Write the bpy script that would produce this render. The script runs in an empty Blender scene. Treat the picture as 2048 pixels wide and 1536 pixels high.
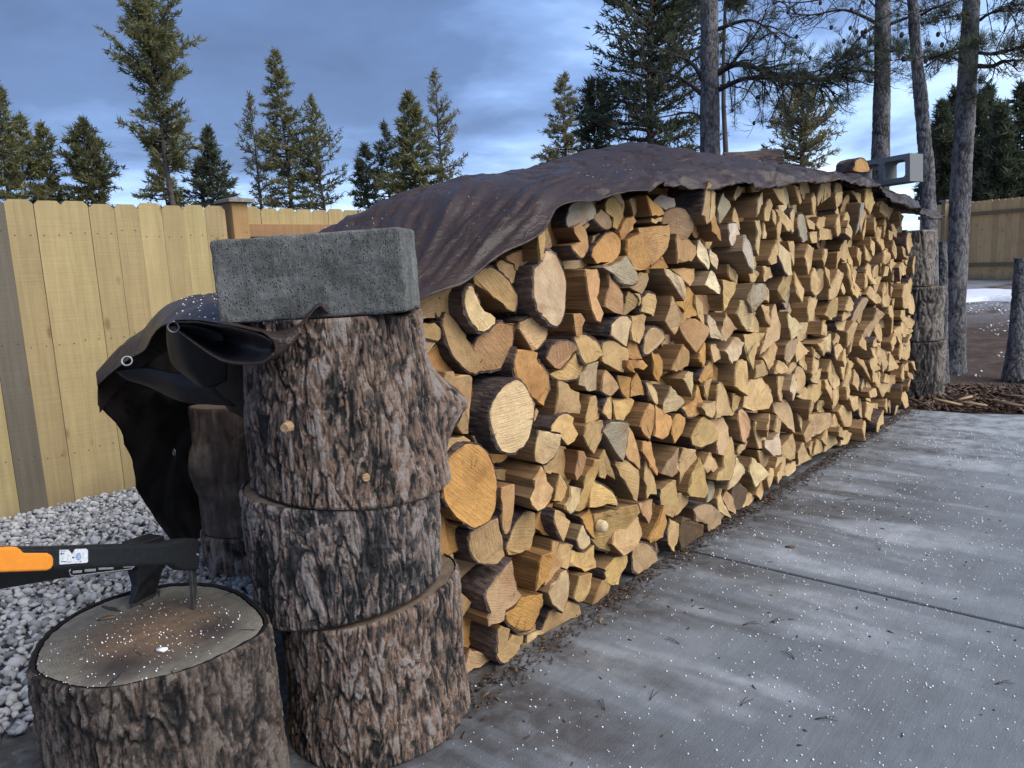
import bpy, math, random
import numpy as np
from mathutils import Vector, Matrix, noise as mnoise
rnd = random.Random(7)
rng = np.random.default_rng(7)
sc = bpy.context.scene
# ------------------------------------------------------------------ camera
EYE = 1.34
F = 1538.0                                   # focal length in photo pixels (photo 2048 x 1536)
_v1 = np.array([2389 - 1024, 457 - 768, F]); _v2 = np.array([-745 - 1024, 608.6 - 768, F])
_x = _v1 / np.linalg.norm(_v1); _y = _v2 - _x * (_v2 @ _x); _y /= np.linalg.norm(_y)
_z = np.cross(_x, _y); _z = _z if _z[1] < 0 else -_z
R = np.array([_x, _y, _z])
cam_data = bpy.data.cameras.new('camera'); cam = bpy.data.objects.new('camera', cam_data)
sc.collection.objects.link(cam); sc.camera = cam
cam_data.sensor_width = 36; cam_data.lens = F / 2048 * 36; cam_data.clip_start = .05; cam_data.clip_end = 3000
m = Matrix.Identity(4)
for i in range(3):
    m[i][0] = R[i, 0]; m[i][1] = -R[i, 1]; m[i][2] = -R[i, 2]
m[2][3] = EYE
cam.matrix_world = m
# ------------------------------------------------------------------ light and sky
SUN_DIR = Vector((.12, -.70, .68)).normalized()
sun_data = bpy.data.lights.new('sun', 'SUN'); sun = bpy.data.objects.new('sun', sun_data)
sun_data.energy = 1.45; sun_data.angle = math.radians(62); sun_data.color = (1, .93, .84)
sun.rotation_euler = SUN_DIR.to_track_quat('Z', 'Y').to_euler(); sc.collection.objects.link(sun)
sc.view_settings.view_transform = 'Standard'; sc.view_settings.look = 'None'
sc.view_settings.exposure = 1.48; sc.view_settings.gamma = 1; sc.view_settings.use_curve_mapping = False

class NT:
    """small helper around a node tree"""
    def __init__(s, tree): s.t = tree; s.n = tree.nodes; s.l = tree.links
    def new(s, typ, ins=None, **kw):
        nd = s.n.new(typ)
        for k, v in kw.items(): setattr(nd, k, v)
        for k, v in (ins or {}).items(): s.set(nd.inputs[k], v)
        return nd
    def set(s, sock, v):
        if isinstance(v, bpy.types.NodeSocket): s.l.new(v, sock)
        elif isinstance(v, bpy.types.Node): s.l.new(v.outputs[0], sock)
        else: sock.default_value = v
    def math(s, op, a, b=0.0, c=None, clamp=False):
        nd = s.n.new('ShaderNodeMath'); nd.operation = op; nd.use_clamp = clamp
        s.set(nd.inputs[0], a); s.set(nd.inputs[1], b)
        if c is not None: s.set(nd.inputs[2], c)
        return nd.outputs[0]
    def mix(s, f, a, b, blend='MIX'):
        nd = s.n.new('ShaderNodeMix'); nd.data_type = 'RGBA'; nd.blend_type = blend
        s.set(nd.inputs['Factor'], f); s.set(nd.inputs[6], a); s.set(nd.inputs[7], b)
        return nd.outputs[2]
    def ramp(s, f, stops):
        nd = s.n.new('ShaderNodeValToRGB'); cr = nd.color_ramp
        while len(cr.elements) < len(stops): cr.elements.new(.5)
        for e, (p, c) in zip(cr.elements, stops):
            e.position = p; e.color = (*c, 1) if hasattr(c, '__len__') else (c, c, c, 1)
        s.set(nd.inputs[0], f); return nd.outputs[0]
    def noise(s, vec, scale, detail=4, rough=.55, dist=0.0):
        nd = s.new('ShaderNodeTexNoise', {'Scale': scale, 'Detail': detail, 'Roughness': rough, 'Distortion': dist})
        if vec is not None: s.set(nd.inputs['Vector'], vec)
        return nd.outputs['Fac']
    def vmul(s, vec, xyz):
        nd = s.n.new('ShaderNodeVectorMath'); nd.operation = 'MULTIPLY'; s.set(nd.inputs[0], vec); nd.inputs[1].default_value = xyz
        return nd.outputs[0]
    def remap(s, v, a, b, c=0.0, d=1.0):
        nd = s.n.new('ShaderNodeMapRange'); s.set(nd.inputs[0], v)
        for k, q in zip((1, 2, 3, 4), (a, b, c, d)): nd.inputs[k].default_value = q
        return nd.outputs[0]

def build_world():
    w = bpy.data.worlds.new('World'); sc.world = w; w.use_nodes = True
    t = NT(w.node_tree); t.n.clear()
    out = t.new('ShaderNodeOutputWorld')
    sky = t.new('ShaderNodeTexSky', sky_type='NISHITA', sun_disc=False)
    sky.sun_elevation = math.asin(SUN_DIR.z); sky.sun_rotation = math.atan2(SUN_DIR.x, SUN_DIR.y)
    tc = t.new('ShaderNodeTexCoord'); d = tc.outputs['Generated']
    sep = t.new('ShaderNodeSeparateXYZ', {0: d})
    z = t.math('MAXIMUM', sep.outputs['Z'], 0.0)
    den = t.math('ADD', z, .14)
    u = t.math('DIVIDE', sep.outputs['X'], den); v = t.math('DIVIDE', sep.outputs['Y'], den)
    cl = t.new('ShaderNodeCombineXYZ', {0: u, 1: v, 2: 0.0})
    n1 = t.noise(cl, .55, 6, .55, .25)
    n2 = t.noise(cl, 1.7, 5, .55, .4)
    n = t.math('ADD', t.math('MULTIPLY', n1, .72), t.math('MULTIPLY', n2, .28))
    # a cloud deck: a thin bright gap near the horizon, heavy slate blue higher up
    gap = t.remap(z, .07, .30, .21, -.035)
    # heavier towards the north (left in the picture)
    az = t.math('MULTIPLY', t.math('SUBTRACT', sep.outputs['X'], sep.outputs['Y']), .085)
    c = t.math('ADD', t.math('ADD', n, gap), az)
    col = t.ramp(c, [(.36, (.042, .065, .128)), (.50, (.058, .095, .190)), (.59, (.105, .168, .315)), (.68, (.21, .31, .49)), (.82, (.40, .49, .61))])
    nis = t.new('ShaderNodeMix', {'Factor': 1.0, 6: sky, 7: (.1, .1, .1, 1)}, data_type='RGBA', blend_type='MULTIPLY').outputs[2]
    mixed = t.mix(.93, nis, col)
    bg = t.new('ShaderNodeBackground', {'Color': mixed, 'Strength': 1.0})
    t.l.new(bg.outputs[0], out.inputs['Surface'])
build_world()

# ------------------------------------------------------------------ placing helpers
def ray(px, py): return R @ np.array([px - 1024.0, py - 768.0, F])
def onY(px, py, y):
    d = ray(px, py); return np.array([0, 0, EYE]) + d * (y / d[1])
def onZ(px, py, z=0.0):
    d = ray(px, py); return np.array([0, 0, EYE]) + d * ((z - EYE) / d[2])
def onD(px, py, D):
    d = ray(px, py); return np.array([0, 0, EYE]) + d * (D / math.hypot(d[0], d[1]))
def proj(p):
    q = R.T @ (np.asarray(p, float) - [0, 0, EYE]); return (1024 + F * q[0] / q[2], 768 + F * q[1] / q[2])

def tag(o, label=None, cat=None, group=None, kind=None):
    if label: o['label'] = label
    if cat: o['category'] = cat
    if group: o['group'] = group
    if kind: o['kind'] = kind
    return o
def link(o, parent=None):
    sc.collection.objects.link(o)
    if parent is not None: o.parent = parent
    return o
def empty(name, loc=(0, 0, 0)):
    o = bpy.data.objects.new(name, None); o.location = loc; o.empty_display_size = .1
    return link(o)
def mesh_obj(name, verts, faces, mat=None, parent=None, smooth=False, fm=None, loc=None):
    me = bpy.data.meshes.new(name)
    me.from_pydata([tuple(map(float, v)) for v in verts], [], [tuple(map(int, f)) for f in faces])
    for mm in (mat if isinstance(mat, (list, tuple)) else [mat]):
        if mm: me.materials.append(mm)
    if fm is not None: me.polygons.foreach_set('material_index', np.asarray(fm, dtype=np.int32))
    if smooth: me.polygons.foreach_set('use_smooth', np.ones(len(me.polygons), dtype=bool))
    me.update()
    o = bpy.data.objects.new(name, me)
    if loc is not None: o.location = loc
    return link(o, parent)
def tri_obj(name, V, T, mat, parent=None, smooth=False, attrs=None):
    """fast triangles from arrays; attrs: {name: per-face floats}"""
    V = np.asarray(V, np.float32).reshape(-1, 3); T = np.asarray(T, np.int32).reshape(-1, 3)
    me = bpy.data.meshes.new(name); me.vertices.add(len(V)); me.vertices.foreach_set('co', V.ravel())
    me.loops.add(T.size); me.loops.foreach_set('vertex_index', T.ravel())
    me.polygons.add(len(T)); me.polygons.foreach_set('loop_start', np.arange(0, T.size, 3, dtype=np.int32))
    me.polygons.foreach_set('loop_total', np.full(len(T), 3, np.int32))
    if smooth: me.polygons.foreach_set('use_smooth', np.ones(len(T), bool))
    for k, a in (attrs or {}).items():
        at = me.attributes.new(k, 'FLOAT', 'FACE' if len(a) == len(T) else 'POINT'); at.data.foreach_set('value', np.asarray(a, np.float32))
    me.materials.append(mat); me.update(calc_edges=True); me.validate()
    o = bpy.data.objects.new(name, me); return link(o, parent)
def quads_to_tris(nu, nv, wrap):
    i = np.arange(nu if wrap else nu - 1); j = np.arange(nv - 1)
    I, J = np.meshgrid(i, j, indexing='ij'); I2 = (I + 1) % nu
    a = I * nv + J; b = I2 * nv + J; c = I2 * nv + J + 1; d = I * nv + J + 1
    return np.concatenate([np.stack([a, b, c], -1).reshape(-1, 3), np.stack([a, c, d], -1).reshape(-1, 3)])
def tube(points, radii, n=8):
    """a tapered tube through points; returns V, T"""
    P = np.asarray(points, float); rad = np.asarray(radii, float); k = len(P)
    tan = np.gradient(P, axis=0); tan /= np.linalg.norm(tan, axis=1)[:, None] + 1e-9
    ref = np.array([0, 0, 1.0]) if abs(tan[0][2]) < .9 else np.array([1.0, 0, 0])
    V = []
    for i in range(k):
        a = np.cross(tan[i], ref); a /= np.linalg.norm(a) + 1e-9; b = np.cross(tan[i], a)
        for q in range(n):
            th = 2 * math.pi * q / n; V.append(P[i] + rad[i] * (math.cos(th) * a + math.sin(th) * b))
    T = []
    for i in range(k - 1):
        for q in range(n):
            a0, b0 = i * n + q, i * n + (q + 1) % n
            T += [(a0, b0, b0 + n), (a0, b0 + n, a0 + n)]
    for q in range(1, n - 1): T += [(0, q + 1, q), ((k - 1) * n, (k - 1) * n + q, (k - 1) * n + q + 1)]
    return np.array(V), np.array(T)
class Acc:
    """collects triangle soups"""
    def __init__(s): s.V = []; s.T = []; s.n = 0; s.a = []
    def add(s, V, T, a=0.0):
        V = np.asarray(V, float); T = np.asarray(T, int); s.V.append(V); s.T.append(T + s.n); s.n += len(V); s.a.append(np.full(len(T), a))
    def obj(s, name, mat, parent=None, smooth=False, attr=None):
        return tri_obj(name, np.concatenate(s.V), np.concatenate(s.T), mat, parent, smooth, {attr: np.concatenate(s.a)} if attr else None)
BOXF = [(0, 3, 2, 1), (4, 5, 6, 7), (0, 1, 5, 4), (1, 2, 6, 5), (2, 3, 7, 6), (3, 0, 4, 7)]
def box_verts(x0, x1, y0, y1, z0, z1):
    return [(x0, y0, z0), (x1, y0, z0), (x1, y1, z0), (x0, y1, z0), (x0, y0, z1), (x1, y0, z1), (x1, y1, z1), (x0, y1, z1)]
def bevel(o, w, seg=2):
    b = o.modifiers.new('bevel', 'BEVEL'); b.width = w; b.segments = seg; b.limit_method = 'ANGLE'; return o

# ------------------------------------------------------------------ numeric noise
def _hash(ix, iy, iz, s):
    h = (ix.astype(np.int64) * 374761393 + iy.astype(np.int64) * 668265263 + iz.astype(np.int64) * 2147483647 + s * 1274126177) & 0xffffffff
    h = ((h ^ (h >> 13)) * 1274126177) & 0xffffffff
    h = ((h ^ (h >> 16)) * 2246822519) & 0xffffffff
    return ((h ^ (h >> 15)) & 0xffffff) / float(0x1000000)
def vnoise(P, s=0):
    i = np.floor(P).astype(int); f = P - i; f = f * f * (3 - 2 * f); r = 0
    for dx in (0, 1):
        for dy in (0, 1):
            for dz in (0, 1):
                w = (f[:, 0] if dx else 1 - f[:, 0]) * (f[:, 1] if dy else 1 - f[:, 1]) * (f[:, 2] if dz else 1 - f[:, 2])
                r = r + w * _hash(i[:, 0] + dx, i[:, 1] + dy, i[:, 2] + dz, s)
    return r
def fbm(P, o=4, s=0):
    r = 0; a = .5; P = np.asarray(P, float)
    for k in range(o): r = r + a * vnoise(P, s + k); P = P * 2.03 + 17.1; a *= .5
    return r / (1 - .5 ** o)
def worley(P, s=0):
    i = np.floor(P).astype(int); F1 = np.full(len(P), 9.); F2 = np.full(len(P), 9.); cid = np.zeros(len(P))
    for dx in (-1, 0, 1):
        for dy in (-1, 0, 1):
            for dz in (-1, 0, 1):
                c = i + [dx, dy, dz]
                q = np.stack([_hash(c[:, 0], c[:, 1], c[:, 2], s + k) for k in (1, 2, 3)], -1)
                dd = np.linalg.norm(c + q - P, axis=1); r = _hash(c[:, 0], c[:, 1], c[:, 2], s + 9)
                new = dd < F1; F2 = np.where(new, F1, np.minimum(F2, dd)); cid = np.where(new, r, cid); F1 = np.minimum(F1, dd)
    return F1, F2, cid

# ------------------------------------------------------------------ materials
def material(name):
    mt = bpy.data.materials.new(name); mt.use_nodes = True; t = NT(mt.node_tree)
    b = t.n['Principled BSDF']; b.inputs['Roughness'].default_value = .8
    if 'Specular IOR Level' in b.inputs: b.inputs['Specular IOR Level'].default_value = .3
    return mt, t, b
def bump(t, b, h, dist, strength=1.0):
    nd = t.new('ShaderNodeBump', {'Height': h, 'Distance': dist, 'Strength': strength}); t.l.new(nd.outputs[0], b.inputs['Normal'])
def objco(t): return t.new('ShaderNodeTexCoord').outputs['Object']
def geoco(t): return t.new('ShaderNodeNewGeometry').outputs['Position']

def mat_end_grain():
    mt, t, b = material('wood_end_grain'); co = objco(t)
    oi = t.new('ShaderNodeObjectInfo'); base = oi.outputs['Color']; rn = oi.outputs['Random']
    sep = t.new('ShaderNodeSeparateXYZ', {0: co}); x, z = sep.outputs['X'], sep.outputs['Z']
    off = t.new('ShaderNodeCombineXYZ', {0: t.math('MULTIPLY', rn, 37.), 1: t.math('MULTIPLY', rn, 91.), 2: 0.})
    cx = t.new('ShaderNodeVectorMath', {0: co, 1: off}, operation='ADD').outputs[0]
    wob = t.noise(cx, 14, 3, .6); d = t.math('SQRT', t.math('ADD', t.math('MULTIPLY', x, x), t.math('MULTIPLY', z, z)))
    d = t.math('ADD', d, t.math('MULTIPLY', wob, .022))
    ring = t.math('SINE', t.math('MULTIPLY', d, 2 * math.pi / .0085))
    ring2 = t.math('SINE', t.math('MULTIPLY', d, 2 * math.pi / .0031))
    big = t.noise(cx, 9, 5, .65, .8); fine = t.noise(cx, 150, 3, .7); mid = t.noise(cx, 38, 4, .65, .5)
    # saw strokes in one direction
    ang = t.math('MULTIPLY', rn, 12.)
    sx = t.math('ADD', t.math('MULTIPLY', x, t.math('COSINE', ang)), t.math('MULTIPLY', z, t.math('SINE', ang)))
    sy = t.math('SUBTRACT', t.math('MULTIPLY', z, t.math('COSINE', ang)), t.math('MULTIPLY', x, t.math('SINE', ang)))
    sv = t.new('ShaderNodeCombineXYZ', {0: t.math('MULTIPLY', sx, 230.), 1: t.math('MULTIPLY', sy, 14.), 2: t.math('MULTIPLY', rn, 50.)})
    saw = t.noise(sv, 1.0, 3, .6)
    v = t.math('ADD', t.math('ADD', t.math('MULTIPLY', ring, .05), t.math('MULTIPLY', ring2, .03)), t.math('ADD', t.math('MULTIPLY', big, 1.0), t.math('ADD', t.math('MULTIPLY', saw, .55), t.math('MULTIPLY', mid, .5))))
    v = t.math('ADD', v, t.math('MULTIPLY', fine, .30))
    pv = t.new('ShaderNodeCombineXYZ', {0: t.math('MULTIPLY', t.math('ARCTAN2', z, x), 2.2), 1: t.math('MULTIPLY', rn, 40.), 2: t.math('MULTIPLY', d, 3.)})
    chk = t.math('MULTIPLY', t.remap(t.noise(pv, 2.4, 2, .5), .655, .70), t.remap(t.noise(cx, 12, 2, .5), .45, .6))
    k = t.math('MULTIPLY', t.remap(v, .85, 1.55, .66, 1.26), t.math('SUBTRACT', 1.0, t.math('MULTIPLY', chk, .65)))
    kc = t.new('ShaderNodeCombineXYZ', {0: k, 1: k, 2: k})
    col = t.mix(1.0, base, kc, 'MULTIPLY')
    # resin / heartwood stain in blotches and grey weathering
    st = t.remap(t.noise(cx, 5.5, 3, .6, .6), .52, .72); col = t.mix(t.math('MULTIPLY', st, .55), col, (.27, .115, .035, 1), 'MIX')
    gr = t.remap(t.noise(cx, 16, 4, .7, 1.0), .60, .74); col = t.mix(t.math('MULTIPLY', gr, .38), col, (.20, .17, .13, 1))
    t.set(b.inputs['Base Color'], col)
    bump(t, b, t.math('ADD', t.math('MULTIPLY', saw, 1.0), t.math('ADD', t.math('MULTIPLY', big, 1.5), t.math('MULTIPLY', fine, .5))), .006, .8)
    b.inputs['Roughness'].default_value = .85
    return mt
def mat_split_side():
    mt, t, b = material('split_wood'); co = objco(t)
    oi = t.new('ShaderNodeObjectInfo'); rn = oi.outputs['Random']
    off = t.new('ShaderNodeCombineXYZ', {0: t.math('MULTIPLY', rn, 13.), 1: t.math('MULTIPLY', rn, 7.), 2: 0.})
    cx = t.new('ShaderNodeVectorMath', {0: co, 1: off}, operation='ADD').outputs[0]
    g1 = t.noise(t.vmul(cx, (70, 2.6, 70)), 1.0, 5, .62, .35); g2 = t.noise(t.vmul(cx, (230, 6, 230)), 1.0, 3, .6); g3 = t.noise(cx, 7, 3, .6)
    v = t.math('ADD', t.math('ADD', t.math('MULTIPLY', g1, .9), t.math('MULTIPLY', g2, .4)), t.math('MULTIPLY', g3, .5))
    k = t.remap(v, .6, 1.2, .45, 1.15); kc = t.new('ShaderNodeCombineXYZ', {0: k, 1: k, 2: k})
    base = t.mix(.72, oi.outputs['Color'], (.205, .108, .045, 1))
    col = t.mix(1.0, base, kc, 'MULTIPLY')
    gr = t.remap(t.noise(cx, 4, 3, .6), .52, .7); col = t.mix(t.math('MULTIPLY', gr, .45), col, (.17, .14, .105, 1))
    t.set(b.inputs['Base Color'], col)
    bump(t, b, t.math('ADD', g1, t.math('MULTIPLY', g2, .5)), .008, .9)
    return mt
def mat_log_bark():
    mt, t, b = material('log_bark'); co = objco(t); rn = t.new('ShaderNodeObjectInfo').outputs['Random']
    off = t.new('ShaderNodeCombineXYZ', {0: t.math('MULTIPLY', rn, 17.), 1: t.math('MULTIPLY', rn, 7.), 2: 0.})
    cx = t.new('ShaderNodeVectorMath', {0: co, 1: off}, operation='ADD').outputs[0]
    vo = t.new('ShaderNodeTexVoronoi', {'Vector': t.vmul(cx, (55, 17, 55)), 'Scale': 1.0}, feature='F1')
    n = t.noise(t.vmul(cx, (45, 12, 45)), 1.0, 6, .68, .6); n2 = t.noise(cx, 6, 2, .5)
    v = t.math('ADD', t.math('MULTIPLY', n, .7), t.math('MULTIPLY', n2, .5))
    col = t.ramp(v, [(.38, (.022, .018, .018)), (.52, (.060, .046, .044)), (.64, (.115, .082, .072)), (.78, (.20, .15, .13))])
    t.set(b.inputs['Base Color'], col); bump(t, b, t.math('SUBTRACT', t.math('MULTIPLY', n, 1.6), vo.outputs['Distance']), .012, 1.0)
    b.inputs['Roughness'].default_value = .9
    return mt
def mat_plate_bark(name, stops, fine=110):
    """bark whose relief is modelled; 'plate' = one value per flake, 'deep' = furrow lining of char and lichen"""
    mt, t, b = material(name); co = geoco(t)
    pl = t.new('ShaderNodeAttribute', attribute_name='plate').outputs['Fac']
    n = t.noise(co, 32, 5, .66, .3); n2 = t.noise(t.vmul(co, (1, 1, .4)), fine, 5, .75); n3 = t.noise(co, 5, 3, .6, .4)
    v = t.math('ADD', t.math('ADD', t.math('MULTIPLY', pl, .80), t.math('MULTIPLY', n, .42)), t.math('ADD', t.math('MULTIPLY', n2, .35), t.math('MULTIPLY', n3, .75)))
    v = t.math('SUBTRACT', v, .52)
    col = t.ramp(v, stops)
    t.set(b.inputs['Base Color'], col); bump(t, b, t.math('ADD', n2, t.math('MULTIPLY', n, 1.0)), .011, 1.0)
    b.inputs['Roughness'].default_value = .88
    return mt
M = {}
M['end'] = mat_end_grain(); M['side'] = mat_split_side(); M['bark'] = mat_log_bark()
M['plate'] = mat_plate_bark('pine_plate_bark', [(.34, (.018, .017, .016)), (.43, (.055, .047, .042)), (.50, (.105, .084, .070)), (.57, (.160, .115, .088)), (.64, (.225, .142, .098)), (.71, (.27, .185, .135)), (.82, (.31, .27, .24))])
M['plate_dark'] = mat_plate_bark('chopping_block_bark', [(.34, (.014, .013, .013)), (.46, (.038, .033, .030)), (.58, (.074, .060, .051)), (.70, (.125, .090, .068)), (.84, (.19, .16, .135))])
M['plate_grey'] = mat_plate_bark('charred_plate_bark', [(.34, (.018, .018, .018)), (.46, (.046, .044, .044)), (.55, (.085, .078, .076)), (.63, (.145, .12, .105)), (.71, (.23, .155, .115)), (.82, (.29, .26, .24))])
M['plate_far'] = mat_plate_bark('far_round_bark', [(.30, (.035, .032, .030)), (.45, (.085, .075, .068)), (.6, (.16, .14, .12)), (.8, (.27, .235, .20))], 60)
M['trunk'] = mat_plate_bark('grey_pine_bark', [(.30, (.045, .045, .048)), (.45, (.090, .088, .092)), (.58, (.14, .135, .14)), (.74, (.22, .215, .215))], 55)

def mat_simple(name, col, rough=.6, metal=0., scale=60, amp=.35, bumpd=0.0):
    mt, t, b = material(name); co = objco(t); n = t.noise(co, scale, 4, .6)
    k = t.remap(n, .3, .7, 1 - amp, 1 + amp); kc = t.new('ShaderNodeCombineXYZ', {0: k, 1: k, 2: k})
    t.set(b.inputs['Base Color'], t.mix(1.0, (*col, 1), kc, 'MULTIPLY')); b.inputs['Roughness'].default_value = rough; b.inputs['Metallic'].default_value = metal
    if bumpd: bump(t, b, n, bumpd)
    return mt
def mat_concrete():
    mt, t, b = material('concrete_driveway'); co = geoco(t)
    n1 = t.noise(co, 1.1, 5, .6, .3); n2 = t.noise(co, 9, 5, .65); n3 = t.noise(co, 160, 3, .7)
    br = t.noise(t.vmul(co, (5, 60, 1)), 1.0, 3, .6)
    v = t.math('ADD', t.math('ADD', t.math('MULTIPLY', n1, .5), t.math('MULTIPLY', n2, .35)), t.math('ADD', t.math('MULTIPLY', n3, .22), t.math('MULTIPLY', br, .13)))
    col = t.ramp(v, [(.42, (.115, .131, .145)), (.60, (.168, .188, .207)), (.78, (.225, .247, .27))])
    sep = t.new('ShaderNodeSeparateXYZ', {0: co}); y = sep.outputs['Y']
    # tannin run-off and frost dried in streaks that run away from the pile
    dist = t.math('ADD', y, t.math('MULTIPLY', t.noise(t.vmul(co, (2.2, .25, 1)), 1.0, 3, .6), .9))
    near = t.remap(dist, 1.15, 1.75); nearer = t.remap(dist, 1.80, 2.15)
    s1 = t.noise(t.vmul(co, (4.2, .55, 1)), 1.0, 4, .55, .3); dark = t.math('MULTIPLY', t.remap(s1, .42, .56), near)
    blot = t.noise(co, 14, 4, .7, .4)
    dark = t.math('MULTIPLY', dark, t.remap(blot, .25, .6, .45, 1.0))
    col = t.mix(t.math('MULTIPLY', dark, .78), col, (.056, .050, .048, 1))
    s2 = t.noise(t.vmul(t.new('ShaderNodeVectorMath', {0: co, 1: (3.7, 0, 0)}, operation='ADD').outputs[0], (3.6, .75, 1)), 1.0, 3, .5, .35)
    band = t.math('MULTIPLY', t.remap(t.math('ADD', y, t.math('MULTIPLY', n1, .5)), .55, 1.15), t.remap(y, 1.75, 1.2))
    wh = t.math('MULTIPLY', t.math('MULTIPLY', t.remap(s2, .49, .60), band), t.remap(n2, .35, .65, .45, 1.0))
    col = t.mix(t.math('MULTIPLY', wh, .55), col, (.46, .50, .54, 1))
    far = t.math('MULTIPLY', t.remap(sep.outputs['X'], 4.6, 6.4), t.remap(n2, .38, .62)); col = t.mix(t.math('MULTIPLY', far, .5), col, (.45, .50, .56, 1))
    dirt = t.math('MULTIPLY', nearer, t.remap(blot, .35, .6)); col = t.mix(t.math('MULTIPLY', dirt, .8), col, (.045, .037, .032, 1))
    t.set(b.inputs['Base Color'], col); bump(t, b, t.math('ADD', n3, t.math('MULTIPLY', br, .7)), .003, .7)
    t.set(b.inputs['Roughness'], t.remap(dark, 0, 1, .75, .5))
    return mt
def mat_ground():
    mt, t, b = material('forest_floor'); co = geoco(t)
    n = t.noise(co, 3, 6, .65, .4); n2 = t.noise(co, 45, 4, .7)
    v = t.math('ADD', t.math('MULTIPLY', n, .6), t.math('MULTIPLY', n2, .4))
    col = t.ramp(v, [(.35, (.030, .021, .017)), (.5, (.075, .050, .038)), (.62, (.13, .092, .07)), (.72, (.26, .25, .25))])
    sep = t.new('ShaderNodeSeparateXYZ', {0: co})
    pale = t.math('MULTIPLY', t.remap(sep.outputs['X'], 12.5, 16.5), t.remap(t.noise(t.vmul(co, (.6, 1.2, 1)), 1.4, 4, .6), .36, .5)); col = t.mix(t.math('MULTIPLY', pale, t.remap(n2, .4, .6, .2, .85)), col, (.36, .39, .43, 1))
    t.set(b.inputs['Base Color'], col); bump(t, b, v, .03, 1.0); b.inputs['Roughness'].default_value = .95
    return mt
def mat_stone():
    mt, t, b = material('crushed_granite'); co = geoco(t)
    at = t.new('ShaderNodeAttribute', attribute_name='tint').outputs['Fac']; n = t.noise(co, 160, 4, .65)
    v = t.math('ADD', t.math('MULTIPLY', at, .75), t.math('MULTIPLY', n, .35))
    col = t.ramp(v, [(.15, (.14, .145, .15)), (.4, (.29, .30, .31)), (.7, (.44, .45, .46)), (.95, (.54, .53, .50))])
    t.set(b.inputs['Base Color'], col); bump(t, b, n, .004, .6)
    return mt
def mat_cedar():
    mt, t, b = material('cedar_boards'); co = objco(t); oi = t.new('ShaderNodeObjectInfo'); rn = oi.outputs['Random']
    off = t.new('ShaderNodeCombineXYZ', {0: t.math('MULTIPLY', rn, 11.), 1: 0., 2: t.math('MULTIPLY', rn, 29.)})
    cx = t.new('ShaderNodeVectorMath', {0: co, 1: off}, operation='ADD').outputs[0]
    g = t.noise(t.vmul(cx, (34, 34, 1.5)), 1.0, 5, .6, .5); g2 = t.noise(t.vmul(cx, (190, 190, 5)), 1.0, 3, .6); sawm = t.noise(t.vmul(cx, (3, 3, 120)), 1.0, 2, .5)
    big = t.noise(t.vmul(cx, (5, 5, 1.6)), 1.0, 3, .6)
    v = t.math('ADD', t.math('ADD', t.math('MULTIPLY', g, .55), t.math('MULTIPLY', g2, .22)), t.math('ADD', t.math('MULTIPLY', sawm, .2), t.math('MULTIPLY', big, .45)))
    k = t.remap(v, .5, .95, .70, 1.18); kc = t.new('ShaderNodeCombineXYZ', {0: k, 1: k, 2: k})
    col = t.mix(1.0, oi.outputs['Color'], kc, 'MULTIPLY')
    vo = t.new('ShaderNodeTexVoronoi', {'Vector': t.vmul(cx, (7, 7, 3.2)), 'Scale': 1.0}, feature='F1')
    kn = t.remap(vo.outputs['Distance'], .07, .16, 1.0, 0.0); col = t.mix(t.math('MULTIPLY', kn, .6), col, (.16, .075, .03, 1))
    sp = t.new('ShaderNodeSeparateXYZ', {0: co})
    dx = t.math('ABSOLUTE', t.math('SUBTRACT', t.math('ABSOLUTE', t.math('SUBTRACT', sp.outputs['X'], .072)), .040)); dz = None
    for h in (.36, 1.02, 1.66):
        q = t.math('ABSOLUTE', t.math('SUBTRACT', t.math('ADD', sp.outputs['Z'], t.math('MULTIPLY', rn, .05)), h)); dz = q if dz is None else t.math('MINIMUM', dz, q)
    nk = t.remap(t.math('SQRT', t.math('ADD', t.math('MULTIPLY', dx, dx), t.math('MULTIPLY', dz, dz))), .0035, .0065, 1.0, 0.0)
    spl = t.math('MULTIPLY', t.remap(t.math('ADD', sp.outputs['Z'], t.math('MULTIPLY', big, .25)), .12, .32, 1.0, 0.0), .45); col = t.mix(spl, col, (.16, .125, .085, 1))
    rust = t.math('MULTIPLY', t.remap(t.noise(t.vmul(cx, (60, 60, 2.2)), 1.0, 3, .6), .62, .75), .30); col = t.mix(rust, col, (.22, .13, .06, 1))
    col = t.mix(t.math('MULTIPLY', nk, .7), col, (.05, .035, .025, 1))
    t.set(b.inputs['Base Color'], col); bump(t, b, t.math('ADD', g, t.math('MULTIPLY', sawm, .5)), .004, .7)
    return mt
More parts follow.
